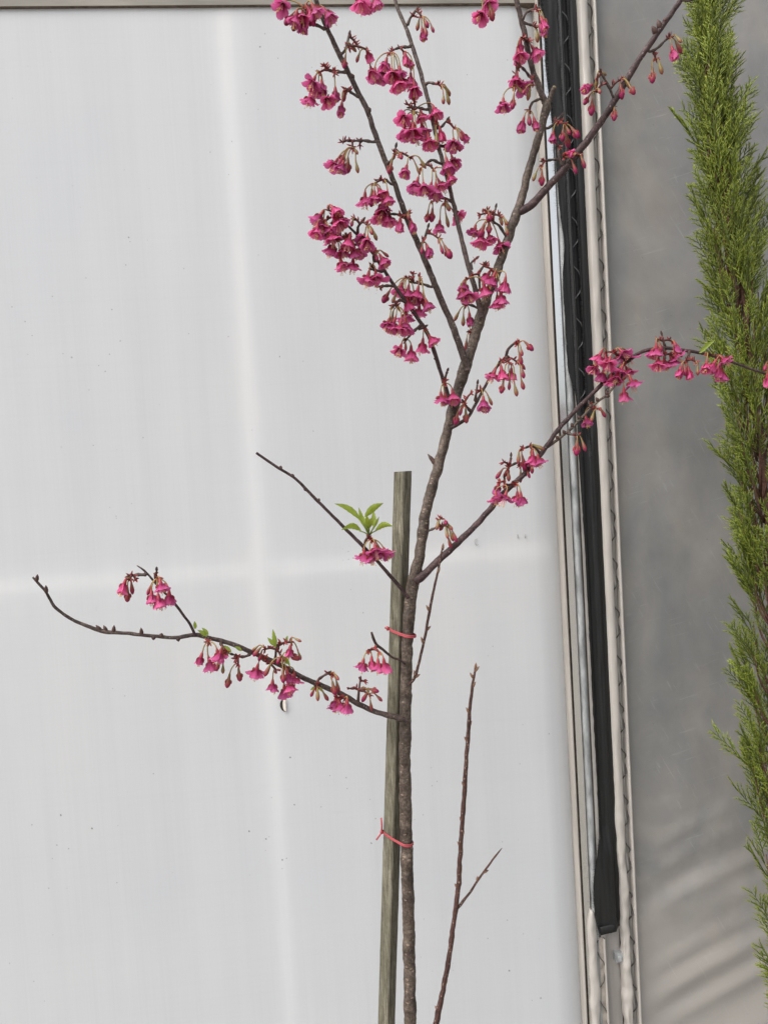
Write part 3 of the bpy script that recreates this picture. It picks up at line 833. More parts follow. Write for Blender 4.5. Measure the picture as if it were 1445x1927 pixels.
for p, a in (((700, 755), 60), ((580, 520), 60)): winter_bud('B', 1, p, a, 6, 10)
winter_bud('D', 3, (735, 955), -70, 5, 5)

# --- spurs, pedicels and flowers
U = 0.75*MM      # about one photograph pixel at the tree
def blade(m, p, d, side, L, w, mat, curl=0.3):
    """small lance-shaped bract"""
    d = d.normalized(); s = d.cross(side)
    if s.length < 1e-4: s = d.cross(Vector((1, 0, 0.2)))
    s.normalize(); n = s.cross(d)
    rows = []
    for i, (t, ww) in enumerate(((0, 0.45), (0.4, 1.0), (0.75, 0.7), (1.0, 0.05))):
        c = p+d*L*t+n*L*curl*t*t
        rows.append([c-s*w*ww*0.5, c+n*w*0.2*ww, c+s*w*ww*0.5])
    m.grid(rows, mat, False, lambda i, j: (j/2, i/3))

def bez(a, b, c, d, n):
    return [a*(1-t)**3+b*3*t*(1-t)**2+c*3*t*t*(1-t)+d*t**3 for t in [i/n for i in range(n+1)]]

def frame_of(ax):
    ax = ax.normalized()
    r = Vector((0, -1, 0.1)) if abs(ax.y) < 0.9 else Vector((1, 0, 0))
    a = ax.cross(r).normalized()
    return a, ax.cross(a), ax

def lathe(m, o, fr, prof, sides, mat, uv0=0.0, uv1=1.0):
    a, b_, ax = fr
    n = len(prof)-1
    rows = [[o+ax*z+(a*math.cos(2*math.pi*j/sides)+b_*math.sin(2*math.pi*j/sides))*r for j in range(sides)] for z, r in prof]
    m.grid(rows, mat, True, lambda i, j: (j/sides, uv0+(uv1-uv0)*i/n))

FM = None
def blossom(key, node, head, kind):
    """node, head: world points. kind o open, h swelling or half open, b bud"""
    g = rnd
    out = Vector((head.x-node.x, 0, 0))
    dvec = (head-node)
    fr_len = max(dvec.length, 1e-4)
    sc = g.uniform(0.80, 1.06)*(node.y+CAM_D)/1.02
    if kind == 'o':
        ax = (Vector((0, 0, -1))+Vector((dvec.x/fr_len*0.55, 0, 0))+Vector((g.uniform(-0.35, 0.35), g.uniform(-0.55, 0.25), 0))+Vector((0, 0, dvec.z/fr_len*0.25))).normalized()
        hl = 14.5*U*sc
    else:
        ax = (dvec.normalized()*0.8+Vector((0, 0, -0.65))+Vector((g.uniform(-0.15, 0.15), g.uniform(-0.25, 0.15), 0))).normalized()
        hl = (15 if kind == 'h' else 12)*U*sc
    o = head-ax*hl
    o -= node; m = MB()
    z0 = Vector((0, 0, 0))
    L = o.length
    st = (o.normalized()*0.8+Vector((0, 0, 0.75))).normalized() if L > 8*U else o.normalized()
    ped = bez(z0, st*L*0.35, o-ax*L*0.35, o, 6)
    m.tube(ped, [1.15*U]*6+[1.5*U], 5, 0, False)
    for fi in range(len(m.f)):
        i = fi//5
        m.uv[fi] = [(0, i/6), (0, i/6), (0, (i+1)/6), (0, (i+1)/6)]
    F = frame_of(ax); a, b_, _ = F
    if kind == 'b':
        Lb, rb2 = g.uniform(21, 27)*U*sc, g.uniform(3.6, 4.6)*U*sc
        prof = [(0, 1.4*U), (0.12*Lb, 0.42*rb2), (0.3*Lb, 0.62*rb2), (0.5*Lb, 0.88*rb2), (0.68*Lb, rb2), (0.84*Lb, 0.8*rb2), (0.95*Lb, 0.42*rb2), (1.0*Lb, 0.03*rb2)]
        lathe(m, o, F, prof, 9, 1)
        olive = g.random() < 0.45
        return m.build('flower_bud', [M['pedicel'], M['bud_green'] if olive else M['bud']], BR[key][0], node-TL)
    if kind == 'h':
        Lb, rb2 = g.uniform(28, 34)*U*sc, g.uniform(4.9, 6.3)*U*sc
        if g.random() < 0.62:
            prof = [(0, 1.5*U), (0.1*Lb, 0.40*rb2), (0.28*Lb, 0.52*rb2), (0.45*Lb, 0.72*rb2), (0.62*Lb, 0.98*rb2), (0.76*Lb, rb2), (0.9*Lb, 0.72*rb2), (0.98*Lb, 0.3*rb2), (1.0*Lb, 0.03*rb2)]
            lathe(m, o, F, prof, 10, 1)
            for k in range(5):       # sepals clasping the petals
                an = 2*math.pi*(k+0.3)/5
                r = a*math.cos(an)+b_*math.sin(an)
                blade(m, o+ax*0.42*Lb+r*rb2*0.72, ax+r*0.30, r.cross(ax), 0.30*Lb, 4.4*U, 2, -0.1)
            return m.build('flower_bud', [M['pedicel'], M['bud'], M['calyx']], BR[key][0], node-TL)
        flare0, flare1, PL = 4, g.uniform(8, 18), g.uniform(17, 20)*U*sc
    else:
        flare0, flare1, PL = g.uniform(12, 34), g.choice((g.uniform(30, 50), g.uniform(45, 75), g.uniform(65, 100))), g.uniform(18, 23)*U*sc
    cl = 12*U*sc
    lathe(m, o, F, [(0, 1.4*U), (0.15*cl, 2.3*U), (0.55*cl, 3.1*U), (0.85*cl, 3.7*U), (1.0*cl, 4.1*U)], 8, 1)
    for k in range(5):
        an = 2*math.pi*(k+0.5)/5
        r = a*math.cos(an)+b_*math.sin(an)
        blade(m, o+ax*cl*0.95+r*4.6*U, ax+r*math.tan(R(min(60, flare1*0.7))), r.cross(ax), 9*U, 5*U, 1, -0.05)
    rot = g.uniform(0, 6.28)
    for k in range(5):
        an = rot+2*math.pi*k/5+g.uniform(-0.12, 0.12)
        r = a*math.cos(an)+b_*math.sin(an); s = ax.cross(r)
        f1 = R(flare1+g.uniform(-24, 20)); PLk = PL*g.uniform(0.88, 1.08); f0 = R(flare0)
        Wp = g.uniform(6.2, 8.2)*U*sc*(1.0 if kind == 'o' else 0.85)
        c = o+ax*cl*0.92+r*4.2*U
        rows = []
        nst = 6
        tw = g.uniform(-0.25, 0.25)
        for i in range(nst+1):
            t = i/nst
            fl = f0+(f1-f0)*t**0.8
            d = ax*math.cos(fl)+r*math.sin(fl)
            nn = r*math.cos(fl)-ax*math.sin(fl)
            if i: c = c+d*PLk/nst
            w = Wp*(0.30+0.95*math.sin(math.pi*(0.08+0.70*t))**1.1) if t < 0.99 else Wp*0.52
            if 0.8 < t < 0.99: w = Wp*1.02
            row = []
            for j in range(5):
                u = (j-2)/2
                q = c+(s+nn*tw*t)*u*w-nn*abs(u)**1.6*w*0.40+nn*0.9*U*math.sin(5*u+9*t+k*2.3)*t
                if i == nst: q = q-d*PL*(0.10 if j == 2 else (0.0 if abs(u) < 0.9 else 0.09))
                row.append(q)
            rows.append(row)
        m.grid(rows, 2, False, lambda i, j: (j/4+k*0.37, i/6))
    for k in range(12):
        an = g.uniform(0, 6.28); sp = g.uniform(0.08, 0.36) if kind == 'o' else 0.1
        d = (ax+(a*math.cos(an)+b_*math.sin(an))*sp).normalized()
        Ls = PL*g.uniform(0.75, 1.2)
        p0 = o+ax*cl*0.8; p1 = p0+d*Ls
        m.tube([p0, p1], [0.42*U, 0.36*U], 3, 3, False)
        lathe(m, p1, (a, b_, d), [(-0.6*U, 0.1*U), (0.2*U, 1.05*U), (1.5*U, 0.1*U)], 4, 4)
    return m.build('blossom', [M['pedicel'], M['calyx'], M['petal'], M['stamen'], M['anther']], BR[key][0], node-TL)

def spur(key, pts, w0=6.0, w1=4.2, bracts=True, nodes=()):
    """short flowering spur; pts are world points from the branch outwards"""
    k = U
    m = MB()
    o0 = pts[0]
    q = [p-o0 for p in pts]
    if len(q) > 1:
        sm = [Vector(t) for t in spline([tuple(v) for v in q], 4*U)]
        n = len(sm)
        m.tube(sm, [k*(w0+(w1-w0)*i/max(1, n-1))*0.5*(1+0.22*math.sin(i*1.9)) for i in range(n)], 8, 0, True, 0.0, 0.18, rnd.uniform(0, 50))
        d = (sm[-1]-sm[max(0, n-3)]).normalized()
        blade(m, sm[-1], d, Vector((0, -1, 0)), 11*k, 5*k, 0, 0.1)
        blade(m, sm[-1], d+Vector((0.3, 0.2, 0.1)), Vector((1, 0, 0)), 9*k, 4*k, 0, -0.1)
    for nd_ in nodes:
        c = nd_-o0
        # peduncle from the nearest spur point, then a ruff of red bracts
        near = min(sm, key=lambda v: (v-c).length) if len(q) > 1 else Vector((0, 0, 0))
        if (near-c).length > 3*k:
            mid = (near+c)/2+Vector((0, 0, 0.15*(near-c).length))
            m.tube(bez(near, mid, mid, c, 5), [2.2*k, 2.3*k, 2.1*k, 2.0*k, 2.0*k, 1.9*k], 6, 1, True)
            for f in range(4):
                t = rnd.uniform(0.1, 0.9); pp = near.lerp(c, t)+Vector((0, 0, 0.1*(near-c).length))
                blade(m, pp, Vector((rnd.uniform(-1, 1), rnd.uniform(-1, 0.4), rnd.uniform(-0.1, 1))), Vector((0, -1, 0.2)), rnd.uniform(7, 11)*k, 3.4*k, 1, 0.15)
        for f in range(6):
            d = (c-near).normalized()*0.7+Vector((rnd.uniform(-1, 1), rnd.uniform(-1, 0.6), rnd.uniform(-1.2, 0.8)))
            blade(m, c, d, Vector((rnd.uniform(-1, 1), -1, 0.2)), rnd.uniform(6, 11)*k, rnd.uniform(2.6, 4.2)*k, 1, rnd.uniform(-0.1, 0.3))
    return m.build('flower_spur', [M['dark_scale'] if key in ('G', 'D', 'F', 'H', 'E') else M['bark_branch'], M['bract']], BR[key][0], o0-TL)

def cluster(key, fr, sp, nodes, o=(), h=(), b=()):
    g = rnd
    spx = [pxy(fr, p) for p in sp]
    q = min(BR[key][1], key=lambda t: (t[0]-spx[0][0])**2+(t[1]-spx[0][1])**2)
    Y0 = q[3]
    dY = g.uniform(-0.020, 0.004)
    # start the spur inside the wood of its branch
    pts = [P(q[0], q[1], Y0)]
    if math.hypot(q[0]-spx[0][0], q[1]-spx[0][1]) > 3: pts.append(P(spx[0][0], spx[0][1], Y0+dY*0.2))
    for i, (x, y) in enumerate(spx[1:]): pts.append(P(x, y, Y0+dY*(i+1)/max(1, len(spx)-1)))
    Ye = Y0+dY
    nw = [P(*pxy(fr, n), Ye+g.uniform(-0.006, 0.004)) for n in nodes] or [pts[-1]]
    if not nodes and len(pts) == 1: nw = [pts[0]+Vector((0, -0.004, 0))]
    spur(key, pts, nodes=nw)
    for kind, lst in (('o', o), ('h', h), ('b', b)):
        for p in lst:
            x, y = pxy(fr, p)
            # hang from the nearest node, preferring one above
            pw = P(x, y, Ye)
            nn = min(nw, key=lambda n: (n-pw).length+(0.03 if n.z < pw.z-0.01 else 0))
            sd_ = 0.020 if kind == 'o' else 0.010
            blossom(key, nn, P(x, y, nn.y+g.uniform(-sd_, sd_*0.6)), kind)

# left leader
cluster('B', 1, [(395, 195), (350, 172), (300, 172)], [(270, 60), (290, 120)], o=[(205, 120), (300, 75), (335, 65), (420, 95), (115, 40), (250, 110)], h=[(155, 135), (205, 170), (262, 175), (235, 150), (310, 130)])
cluster('B', 1, [(525, 360), (550, 320), (565, 245)], [(565, 320), (620, 305), (680, 335)], o=[(722, 490)], h=[(537, 420), (700, 380)], b=[(628, 390), (590, 320)])
cluster('B', 1, [(540, 490), (490, 488), (430, 478)], [(400, 450), (470, 500), (370, 490)], o=[(320, 560), (300, 675), (420, 680), (345, 600)], h=[(475, 640), (385, 590)])
cluster('B', 1, [(625, 655), (575, 625)], [(545, 605)], h=[(515, 740)], b=[(535, 650)])
cluster('B', 1, [(730, 965), (660, 955), (590, 958)], [(525, 965), (590, 1010), (640, 980)], o=[(470, 1115), (520, 1130)], h=[(525, 1070), (557, 1125)], b=[(620, 1135), (615, 1030)])
cluster('B', 1, [(830, 1110), (870, 1070), (882, 1010)], [(880, 1050), (980, 1070)], o=[(950, 1160)], h=[(848, 1130), (912, 1055)], b=[(1033, 1150), (1065, 1108)])
cluster('B', 1, [(850, 1250), (820, 1225), (780, 1225)], [(745, 1250), (800, 1230)], o=[(675, 1355), (780, 1310), (830, 1345), (795, 1400), (740, 1340)], h=[(720, 1340)])
cluster('B', 3, [(605, 190), (560, 158), (500, 152)], [(470, 130), (560, 165), (600, 150)], o=[(440, 165), (500, 180), (465, 140)], h=[(555, 210), (622, 215)], b=[(603, 158)])
cluster('B', 3, [(660, 330), (690, 285), (706, 232)], [(680, 300), (765, 285)], h=[(712, 350), (815, 358)], b=[(676, 345), (782, 340)])
# middle leader
cluster('C', 1, [(868, -60), (760, -80), (690, -70)], [(690, -50)], o=[(640, 12), (690, 20), (745, 5)])
cluster('C', 1, [(965, 165), (980, 125), (1020, 72)], [(1010, 110), (1060, 115)], h=[(1068, 235)], b=[(1035, 172), (1092, 160), (1085, 205), (1132, 195)])
cluster('C', 1, [(970, 320), (920, 320), (870, 338)], [(850, 360), (935, 350)], o=[(815, 435), (860, 505), (910, 490), (795, 510), (930, 555), (895, 565), (1010, 600), (740, 500), (985, 540)], h=[(950, 400), (975, 425)])
cluster('C', 1, [(1080, 580), (1105, 562), (1150, 570)], [(1190, 585)], b=[(1207, 680), (1235, 618), (1238, 672)])
cluster('C', 1, [(1090, 745), (1030, 732), (990, 732)], [(965, 710), (1010, 690), (1000, 760)], o=[(935, 800), (950, 900), (1065, 880), (1060, 790), (1150, 755), (1110, 960), (1030, 930), (1000, 890)], h=[(1000, 850)])
cluster('C', 1, [(1140, 870), (1190, 865), (1225, 825)], [(1160, 840), (1280, 872)], o=[(1275, 975)], h=[(1190, 912), (1350, 930)], b=[(1160, 945), (1322, 920), (1312, 985)])
cluster('C', 1, [(1175, 1000), (1205, 990)], [(1220, 1010)], o=[(1275, 1095), (1235, 1115)])
cluster('C', 1, [(1180, 1110), (1130, 1088), (1080, 1122)], [(1060, 1140), (1140, 1150)], o=[(1025, 1250), (1115, 1280), (1190, 1260), (1255, 1210), (1155, 1290), (1075, 1275)])
cluster('C', 3, [(850, 90), (805, 68), (760, 68)], [(735, 85), (800, 90), (765, 75)], o=[(770, 218), (865, 158)], h=[(705, 165), (730, 160)], b=[(812, 185), (815, 110)])
cluster('C', 3, [(945, 450), (942, 420), (965, 400)], [])
cluster('C', 3, [(990, 560), (985, 480), (1010, 435)], [(1020, 430), (925, 505), (1080, 480)], o=[(905, 540), (930, 595), (893, 585), (1030, 490), (1060, 505), (1125, 535), (1105, 605), (1085, 630), (1015, 560)])
cluster('T', 3, [(990, 670), (950, 650), (920, 645)], [(915, 650)], h=[(935, 725)], b=[(866, 705), (900, 735)])
cluster('T', 3, [(960, 780), (945, 790)], [(938, 795)], h=[(930, 890)], b=[(915, 865)])
# blossoms on the lower left leader
cluster('D', 3, [(250, 205), (215, 165)], [(165, 130), (215, 180), (140, 200), (190, 190)], o=[(120, 168), (200, 130), (105, 240), (160, 225), (215, 200), (185, 275), (240, 185), (150, 265), (210, 250), (130, 215)])
cluster('D', 3, [(315, 320), (260, 290)], [(210, 295), (270, 275), (290, 300)], o=[(190, 335), (245, 355), (310, 358), (240, 425), (300, 430), (280, 300), (340, 350)])
cluster('D', 3, [(325, 285), (328, 225), (350, 195)], [(380, 215), (312, 180)], o=[(380, 305), (355, 285)], b=[(420, 268), (398, 240), (297, 200)])
cluster('D', 3, [(415, 410), (415, 350)], [(420, 365)], o=[(465, 405)], b=[(430, 385), (478, 372)])
cluster('D', 3, [(455, 465), (408, 455)], [(408, 440)], o=[(382, 500), (425, 500)])
cluster('D', 3, [(520, 545), (485, 543), (450, 546)], [])
cluster('B', 3, [(725, 548), (685, 535), (630, 525)], [(625, 480), (600, 500), (660, 500)], o=[(560, 560), (650, 580), (600, 640), (660, 680), (705, 645), (590, 708), (600, 575)], h=[(480, 605), (605, 600), (640, 615), (685, 620)], b=[(525, 610)])
cluster('D', 3, [(590, 640), (555, 622), (535, 640)], [(520, 655), (545, 660)], o=[(490, 750), (555, 772), (585, 758), (520, 752)], h=[(513, 722)])
cluster('D', 3, [(655, 770), (620, 800), (595, 830)], [(592, 835)], o=[(555, 890), (617, 908)], b=[(587, 872)])
cluster('D', 3, [(660, 780), (685, 768)], [(688, 775)], o=[(678, 865), (728, 835)])
cluster('D', 3, [(800, 1075), (803, 1040), (812, 1012)], [(800, 1075)], o=[(780, 1150), (845, 1142)], h=[(803, 1160)])
# short right branch
cluster('E', 3, [(1180, 850), (1195, 850)], [(1195, 858)], h=[(1258, 872)], b=[(1217, 905), (1210, 938)])
cluster('E', 3, [(1140, 935), (1110, 950)], [(1110, 950), (1150, 960), (1190, 955)], o=[(1062, 1030), (1160, 1025)], h=[(1110, 1015), (1112, 1095)], b=[(1150, 1085), (1185, 1112), (1222, 1082), (1225, 1022), (1218, 972)])
cluster('E', 3, [(965, 1165), (970, 1130), (976, 1082)], [(995, 1108)], o=[(1010, 1178)], b=[(1045, 1165)])
cluster('E', 3, [(930, 1215), (905, 1180)], [(905, 1190), (940, 1130)], h=[(865, 1260), (915, 1248)], b=[(890, 1215)])
# right of the trunk
cluster('T', 3, [(1130, 270), (1095, 215), (1062, 190), (1075, 125)], [(995, 155), (1040, 190), (1100, 165), (1025, 135)], o=[(960, 245), (1045, 285), (1000, 290), (1100, 325)], h=[(1000, 245), (1040, 225), (1040, 160)], b=[(1105, 188), (1132, 195), (1135, 240)])
cluster('T', 2, [(580, 775), (620, 742), (655, 703)], [(640, 745), (680, 752)], h=[(608, 830), (668, 815), (697, 850), (745, 803)], b=[(702, 790)])
cluster('T', 5, [(1140, 575), (1165, 565), (1190, 555)], [(1215, 500), (1250, 545)], b=[(1200, 540), (1225, 552), (1247, 522), (1272, 548), (1255, 592), (1270, 642), (1282, 602), (1300, 606)])
# upper leader beside the post
cluster('L', 2, [(200, -60), (210, -50)], [(200, -40)], o=[(175, 92), (212, 22)], h=[(236, 72)])
cluster('L', 2, [(430, 112), (450, 75), (500, 52)], [(515, 60)], h=[(556, 122), (548, 140)])
cluster('L', 2, [(435, 140), (480, 152)], [(505, 165)], h=[(550, 195)], b=[(515, 218)])
cluster('L', 2, [(455, 245), (440, 240)], [(425, 225), (465, 245)], o=[(410, 330), (500, 308)], h=[(412, 285)])
cluster('L', 2, [(475, 468), (445, 430), (400, 388)], [(400, 410), (490, 515), (375, 530)], o=[(388, 475), (420, 512), (310, 632)], h=[(370, 612)], b=[(412, 545), (438, 552), (466, 562)])
cluster('L', 2, [(525, 600), (485, 620), (470, 660)], [(465, 672)], h=[(425, 752), (502, 748)], b=[(467, 722)])
# long limb to the upper right
cluster('A', 2, [(1195, 312), (1240, 290), (1290, 242)], [(1320, 228), (1228, 350)], h=[(1335, 320), (1210, 450)], b=[(1365, 280), (1368, 236), (1258, 405)])
cluster('A', 2, [(970, 580), (955, 540), (925, 485), (905, 445)], [(880, 470), (870, 550), (1020, 480)], h=[(823, 530), (815, 602), (845, 642), (1022, 550), (1085, 540)], b=[(875, 490), (912, 445), (1058, 500), (890, 550)])
cluster('A', 2, [(980, 640), (975, 650)], [(975, 640)], h=[(980, 682)])
cluster('A', 2, [(670, 1000), (640, 965), (560, 972)], [(545, 1000)], h=[(543, 1075)], b=[(500, 1065)])
cluster('A', 2, [(680, 985), (690, 950)], [(680, 950), (770, 935)], h=[(710, 928)], b=[(740, 1015), (790, 975)])
cluster('A', 2, [(655, 990), (645, 930), (642, 885)], [])
# long limb to the right
cluster('F', 4, [(245, 745), (195, 718), (155, 735), (162, 692)], [(128, 715), (150, 750), (210, 730)], b=[(105, 772), (138, 765), (150, 785), (210, 782), (247, 770), (228, 760)])
cluster('F', 4, [(175, 820), (135, 828), (130, 800)], [(105, 815), (128, 835), (185, 825)], o=[(88, 893), (132, 890), (193, 893), (212, 897)], h=[(95, 845)])
cluster('F', 4, [(305, 672), (272, 635), (230, 645)], [(215, 650), (265, 650)], o=[(270, 692), (300, 705)], h=[(225, 715)], b=[(200, 690), (300, 640), (266, 750)])
cluster('F', 4, [(740, 215), (700, 185)], [(640, 165), (680, 175), (720, 230), (650, 230)], o=[(600, 190), (650, 222), (580, 247), (617, 280), (745, 192), (720, 170), (690, 292), (745, 265), (662, 305), (710, 258), (635, 200)])
cluster('F', 4, [(715, 245), (712, 300)], [(715, 310)], o=[(765, 318), (725, 375)])
cluster('F', 4, [(935, 155), (920, 110), (915, 85)], [(895, 110), (960, 110)], o=[(868, 168), (885, 155)], h=[(985, 142)], b=[(905, 135), (1000, 160)])
cluster('F', 4, [(925, 165), (928, 180)], [(915, 180), (960, 180)], o=[(897, 222), (930, 222), (965, 208), (988, 185)])
cluster('F', 4, [(1050, 170), (1042, 205)], [(1030, 215), (1080, 212)], h=[(1003, 265), (1050, 270)], b=[(1028, 250), (1092, 262)])
cluster('F', 4, [(1150, 185), (1150, 170)], [(1145, 175), (1205, 200)], o=[(1135, 235), (1168, 232), (1222, 207), (1215, 278)], h=[(1195, 262)])
cluster('F', 4, [(1445, 275), (1448, 250)], [(1448, 225)], h=[(1440, 305)], b=[(1430, 240)])
cluster('F2', 4, [(560, 450), (555, 430)], [(560, 440), (595, 450)], o=[(540, 508)], b=[(568, 488), (622, 472)])
cluster('F2', 4, [(455, 575), (485, 578)], [(492, 580)], h=[(490, 638)], b=[(524, 632)])
# leafy tuft on the thin left branch
cluster('G', 5, [(752, 690), (760, 645), (778, 612)], [(800, 630), (775, 615)], o=[(755, 722), (798, 735), (850, 702), (888, 706), (825, 690)])
# long left branch
cluster('H2', 6, [(878, 150), (820, 150), (785, 158)], [(780, 175), (812, 175)], h=[(733, 228), (760, 285)], b=[(790, 238)])
cluster('H2', 6, [(960, 215), (950, 145), (958, 130)], [(965, 180)], o=[(925, 300), (990, 225), (1045, 300), (975, 325)], b=[(910, 250)])
cluster('H', 6, [(1310, 585), (1308, 605)], [(1312, 610)], o=[(1320, 755), (1375, 695)], h=[(1255, 725)])
cluster('H', 7, [(60, 190), (90, 235)], [(95, 250), (70, 270)], b=[(40, 330), (72, 360)], o=[(50, 260)])
cluster('H', 7, [(250, 262), (205, 275), (150, 262)], [(165, 285), (175, 320)], h=[(108, 440), (183, 400)])
cluster('H', 7, [(420, 310), (432, 240), (440, 205)], [(360, 222), (480, 180), (535, 175), (470, 280)], h=[(545, 270), (525, 235), (480, 405), (515, 405)], b=[(290, 218), (300, 245), (325, 270), (378, 360), (577, 158), (592, 268), (450, 300)])
cluster('H', 7, [(340, 290), (350, 300)], [(355, 280), (430, 360), (500, 350)], o=[(300, 368), (408, 470), (490, 505), (555, 430), (525, 475)])
cluster('H', 7, [(700, 470), (722, 428), (780, 388)], [(805, 400), (710, 482)], h=[(825, 490)], b=[(840, 405), (850, 475), (680, 520), (715, 530), (770, 545)])
cluster('H', 7, [(990, 575), (995, 500), (1003, 440)], [(935, 490), (1030, 440), (1060, 530)], h=[(1090, 500)], b=[(1035, 492), (1132, 555), (1040, 540), (1077, 605)])
cluster('H', 7, [(880, 545), (875, 560)], [(850, 550), (900, 555)], o=[(835, 588), (868, 602), (915, 607)])
cluster('J', 7, [(1100, 215), (1080, 225)], [(1068, 232), (1130, 240)], o=[(1020, 325), (1125, 330), (1168, 330)], h=[(1082, 318)])

# --- leaves
def leaf(key, fr, p0, p1, w, arch=0.18, dy=0.0, fold=0.35, stem=None):
    a2, b2 = pxy(fr, p0), pxy(fr, p1)
    Y = depth(key, *a2)-0.008
    a = P(*a2, Y); e = P(*b2, Y+dy)
    m = MB(); d = e-a; L = d.length; dn = d.normalized()
    view = (a-CAM).normalized()
    s = dn.cross(view).normalized()
    tilt = rnd.uniform(-0.5, 0.5)
    s = (s*math.cos(tilt)+view*math.sin(tilt)).normalized()
    n = s.cross(dn)
    upn = n if n.z > 0 else -n
    rows = []; NS = 12
    for i in range(NS+1):
        t = i/NS
        ww = w*U*0.5*(math.sin(math.pi*t**0.85)**0.85 if 0 < t < 1 else 0.03)*(1.05-0.35*t)
        c = d*t+Vector((0, 0, 1))*arch*L*math.sin(math.pi*t)*(1-0.2*t)
        sr = 1+(0.09 if i % 2 else -0.04)
        rows.append([c-s*ww*sr+upn*ww*fold, c-s*ww*0.5+upn*ww*fold*0.35, c, c+s*ww*0.5+upn*ww*fold*0.35, c+s*ww*sr+upn*ww*fold])
    m.grid(rows, 0, False, lambda i, j: (j/4, i/NS*4))
    if stem:
        e2 = P(*pxy(fr, stem), Y)-a
        m.tube([e2, e2*0.5+Vector((0, 0, 0.001)), d*0.08], [0.0009]*3, 5)
    m.build('leaf', M['leaf'], BR[key][0], a-TL)
for p0, p1, w, ar, dy in (((735, 510), (575, 410), 13, 0.12, -0.01), ((758, 492), (872, 407), 14, 0.10, -0.012), ((738, 575), (616, 570), 12, 0.20, -0.02), ((820, 575), (932, 548), 12, 0.18, -0.02),
                          ((750, 535), (722, 432), 8, 0.0, 0.0), ((815, 555), (812, 450), 10, 0.0, 0.01), ((785, 565), (770, 480), 11, 0.0, -0.02), ((765, 545), (738, 470), 8, 0.0, 0.015), ((820, 550), (846, 488), 6, 0.0, 0.0), ((785, 560), (808, 492), 10, 0.05, -0.03)):
    leaf('G', 5, p0, p1, w, ar, dy, stem=(785, 605))
for p0, p1, w in (((430, 215), (410, 85), 9), ((425, 200), (374, 143), 8), ((432, 200), (425, 120), 6)): leaf('H', 7, p0, p1, w, 0.0)
for fr, p0, p1, w in ((7, (470, 265), (510, 330), 6), (7, (490, 260), (530, 350), 6), (7, (705, 485), (665, 500), 7), (7, (715, 480), (760, 520), 6), (7, (380, 270), (330, 300), 6), (7, (200, 235), (150, 205), 7), (7, (800, 400), (805, 365), 5), (7, (130, 240), (50, 198), 9), (7, (120, 250), (70, 250), 8), (7, (500, 170), (512, 130), 5), (6, (1220, 520), (1215, 465), 7), (6, (1300, 570), (1235, 525), 8), (6, (1310, 560), (1265, 510), 7), (4, (1100, 172), (1180, 105), 9), (4, (1110, 170), (1155, 122), 7)):
    leaf('H' if fr != 4 else 'F', fr, p0, p1, w, 0.05)

# pale cut face on the stub and wounds on the trunk
m = MB(); p = P(1042, 165.5, YT+0.014)-TL; q = P(1043, 163.5, YT+0.014)-TL
m.tube([p, q], [rpx(8, YT), rpx(7, YT)], 10)
m.build('cut_face', M['scar'], BR['S'][0])

# ------------------------------------------------------------ stake and ties
YS = YT+0.026
p_top = P(758, 887, YS); p_bot = P(727, 1927, YS)
t_ = (p_top.z-p_bot.z)
dirn = (p_top-p_bot)/t_
ground_pt = p_bot-dirn*(p_bot.z+0.02)
stake = empty('wooden_stake', (ground_pt.x, ground_pt.y, 0))
def stake_mesh():
    m = MB(); n = 90; hs = 0.0096; rot = R(47)
    rows = []
    for i in range(n+1):
        z = i/n
        c = ground_pt.lerp(p_top, z)
        sc = 1.0+0.02*mnoise.noise(Vector((z*9, 0, 0)))
        row = []
        for kx, ky in ((-1, -0.86), (-0.86, -1), (0, -1), (0.86, -1), (1, -0.86), (1, 0), (1, 0.86), (0.86, 1), (0, 1), (-0.86, 1), (-1, 0.86), (-1, 0)):
            x, y = kx*hs*sc, ky*hs*1.02*sc
            j = 0.0004*mnoise.noise(Vector((kx*2, ky*2, z*80)))
            row.append(c+Vector((x*math.cos(rot)-y*math.sin(rot)+j, x*math.sin(rot)+y*math.cos(rot)+j, 0)))
        rows.append(row)
    top = [p+Vector((0, 0, 0.0006*mnoise.noise(p*400))) for p in rows[-1]]
    m.grid(rows, 0, True)
    n0 = len(m.v)-12
    m.face([n0+i for i in range(12)])
    L = stake.location
    m.v = [(x-L.x, y-L.y, z-L.z) for x, y, z in m.v]
    return m
st_o = stake_mesh().build('post', M['wood'], stake, smooth=False)
tag(stake, 'weathered grey square wooden stake standing against the cherry trunk', 'stake')

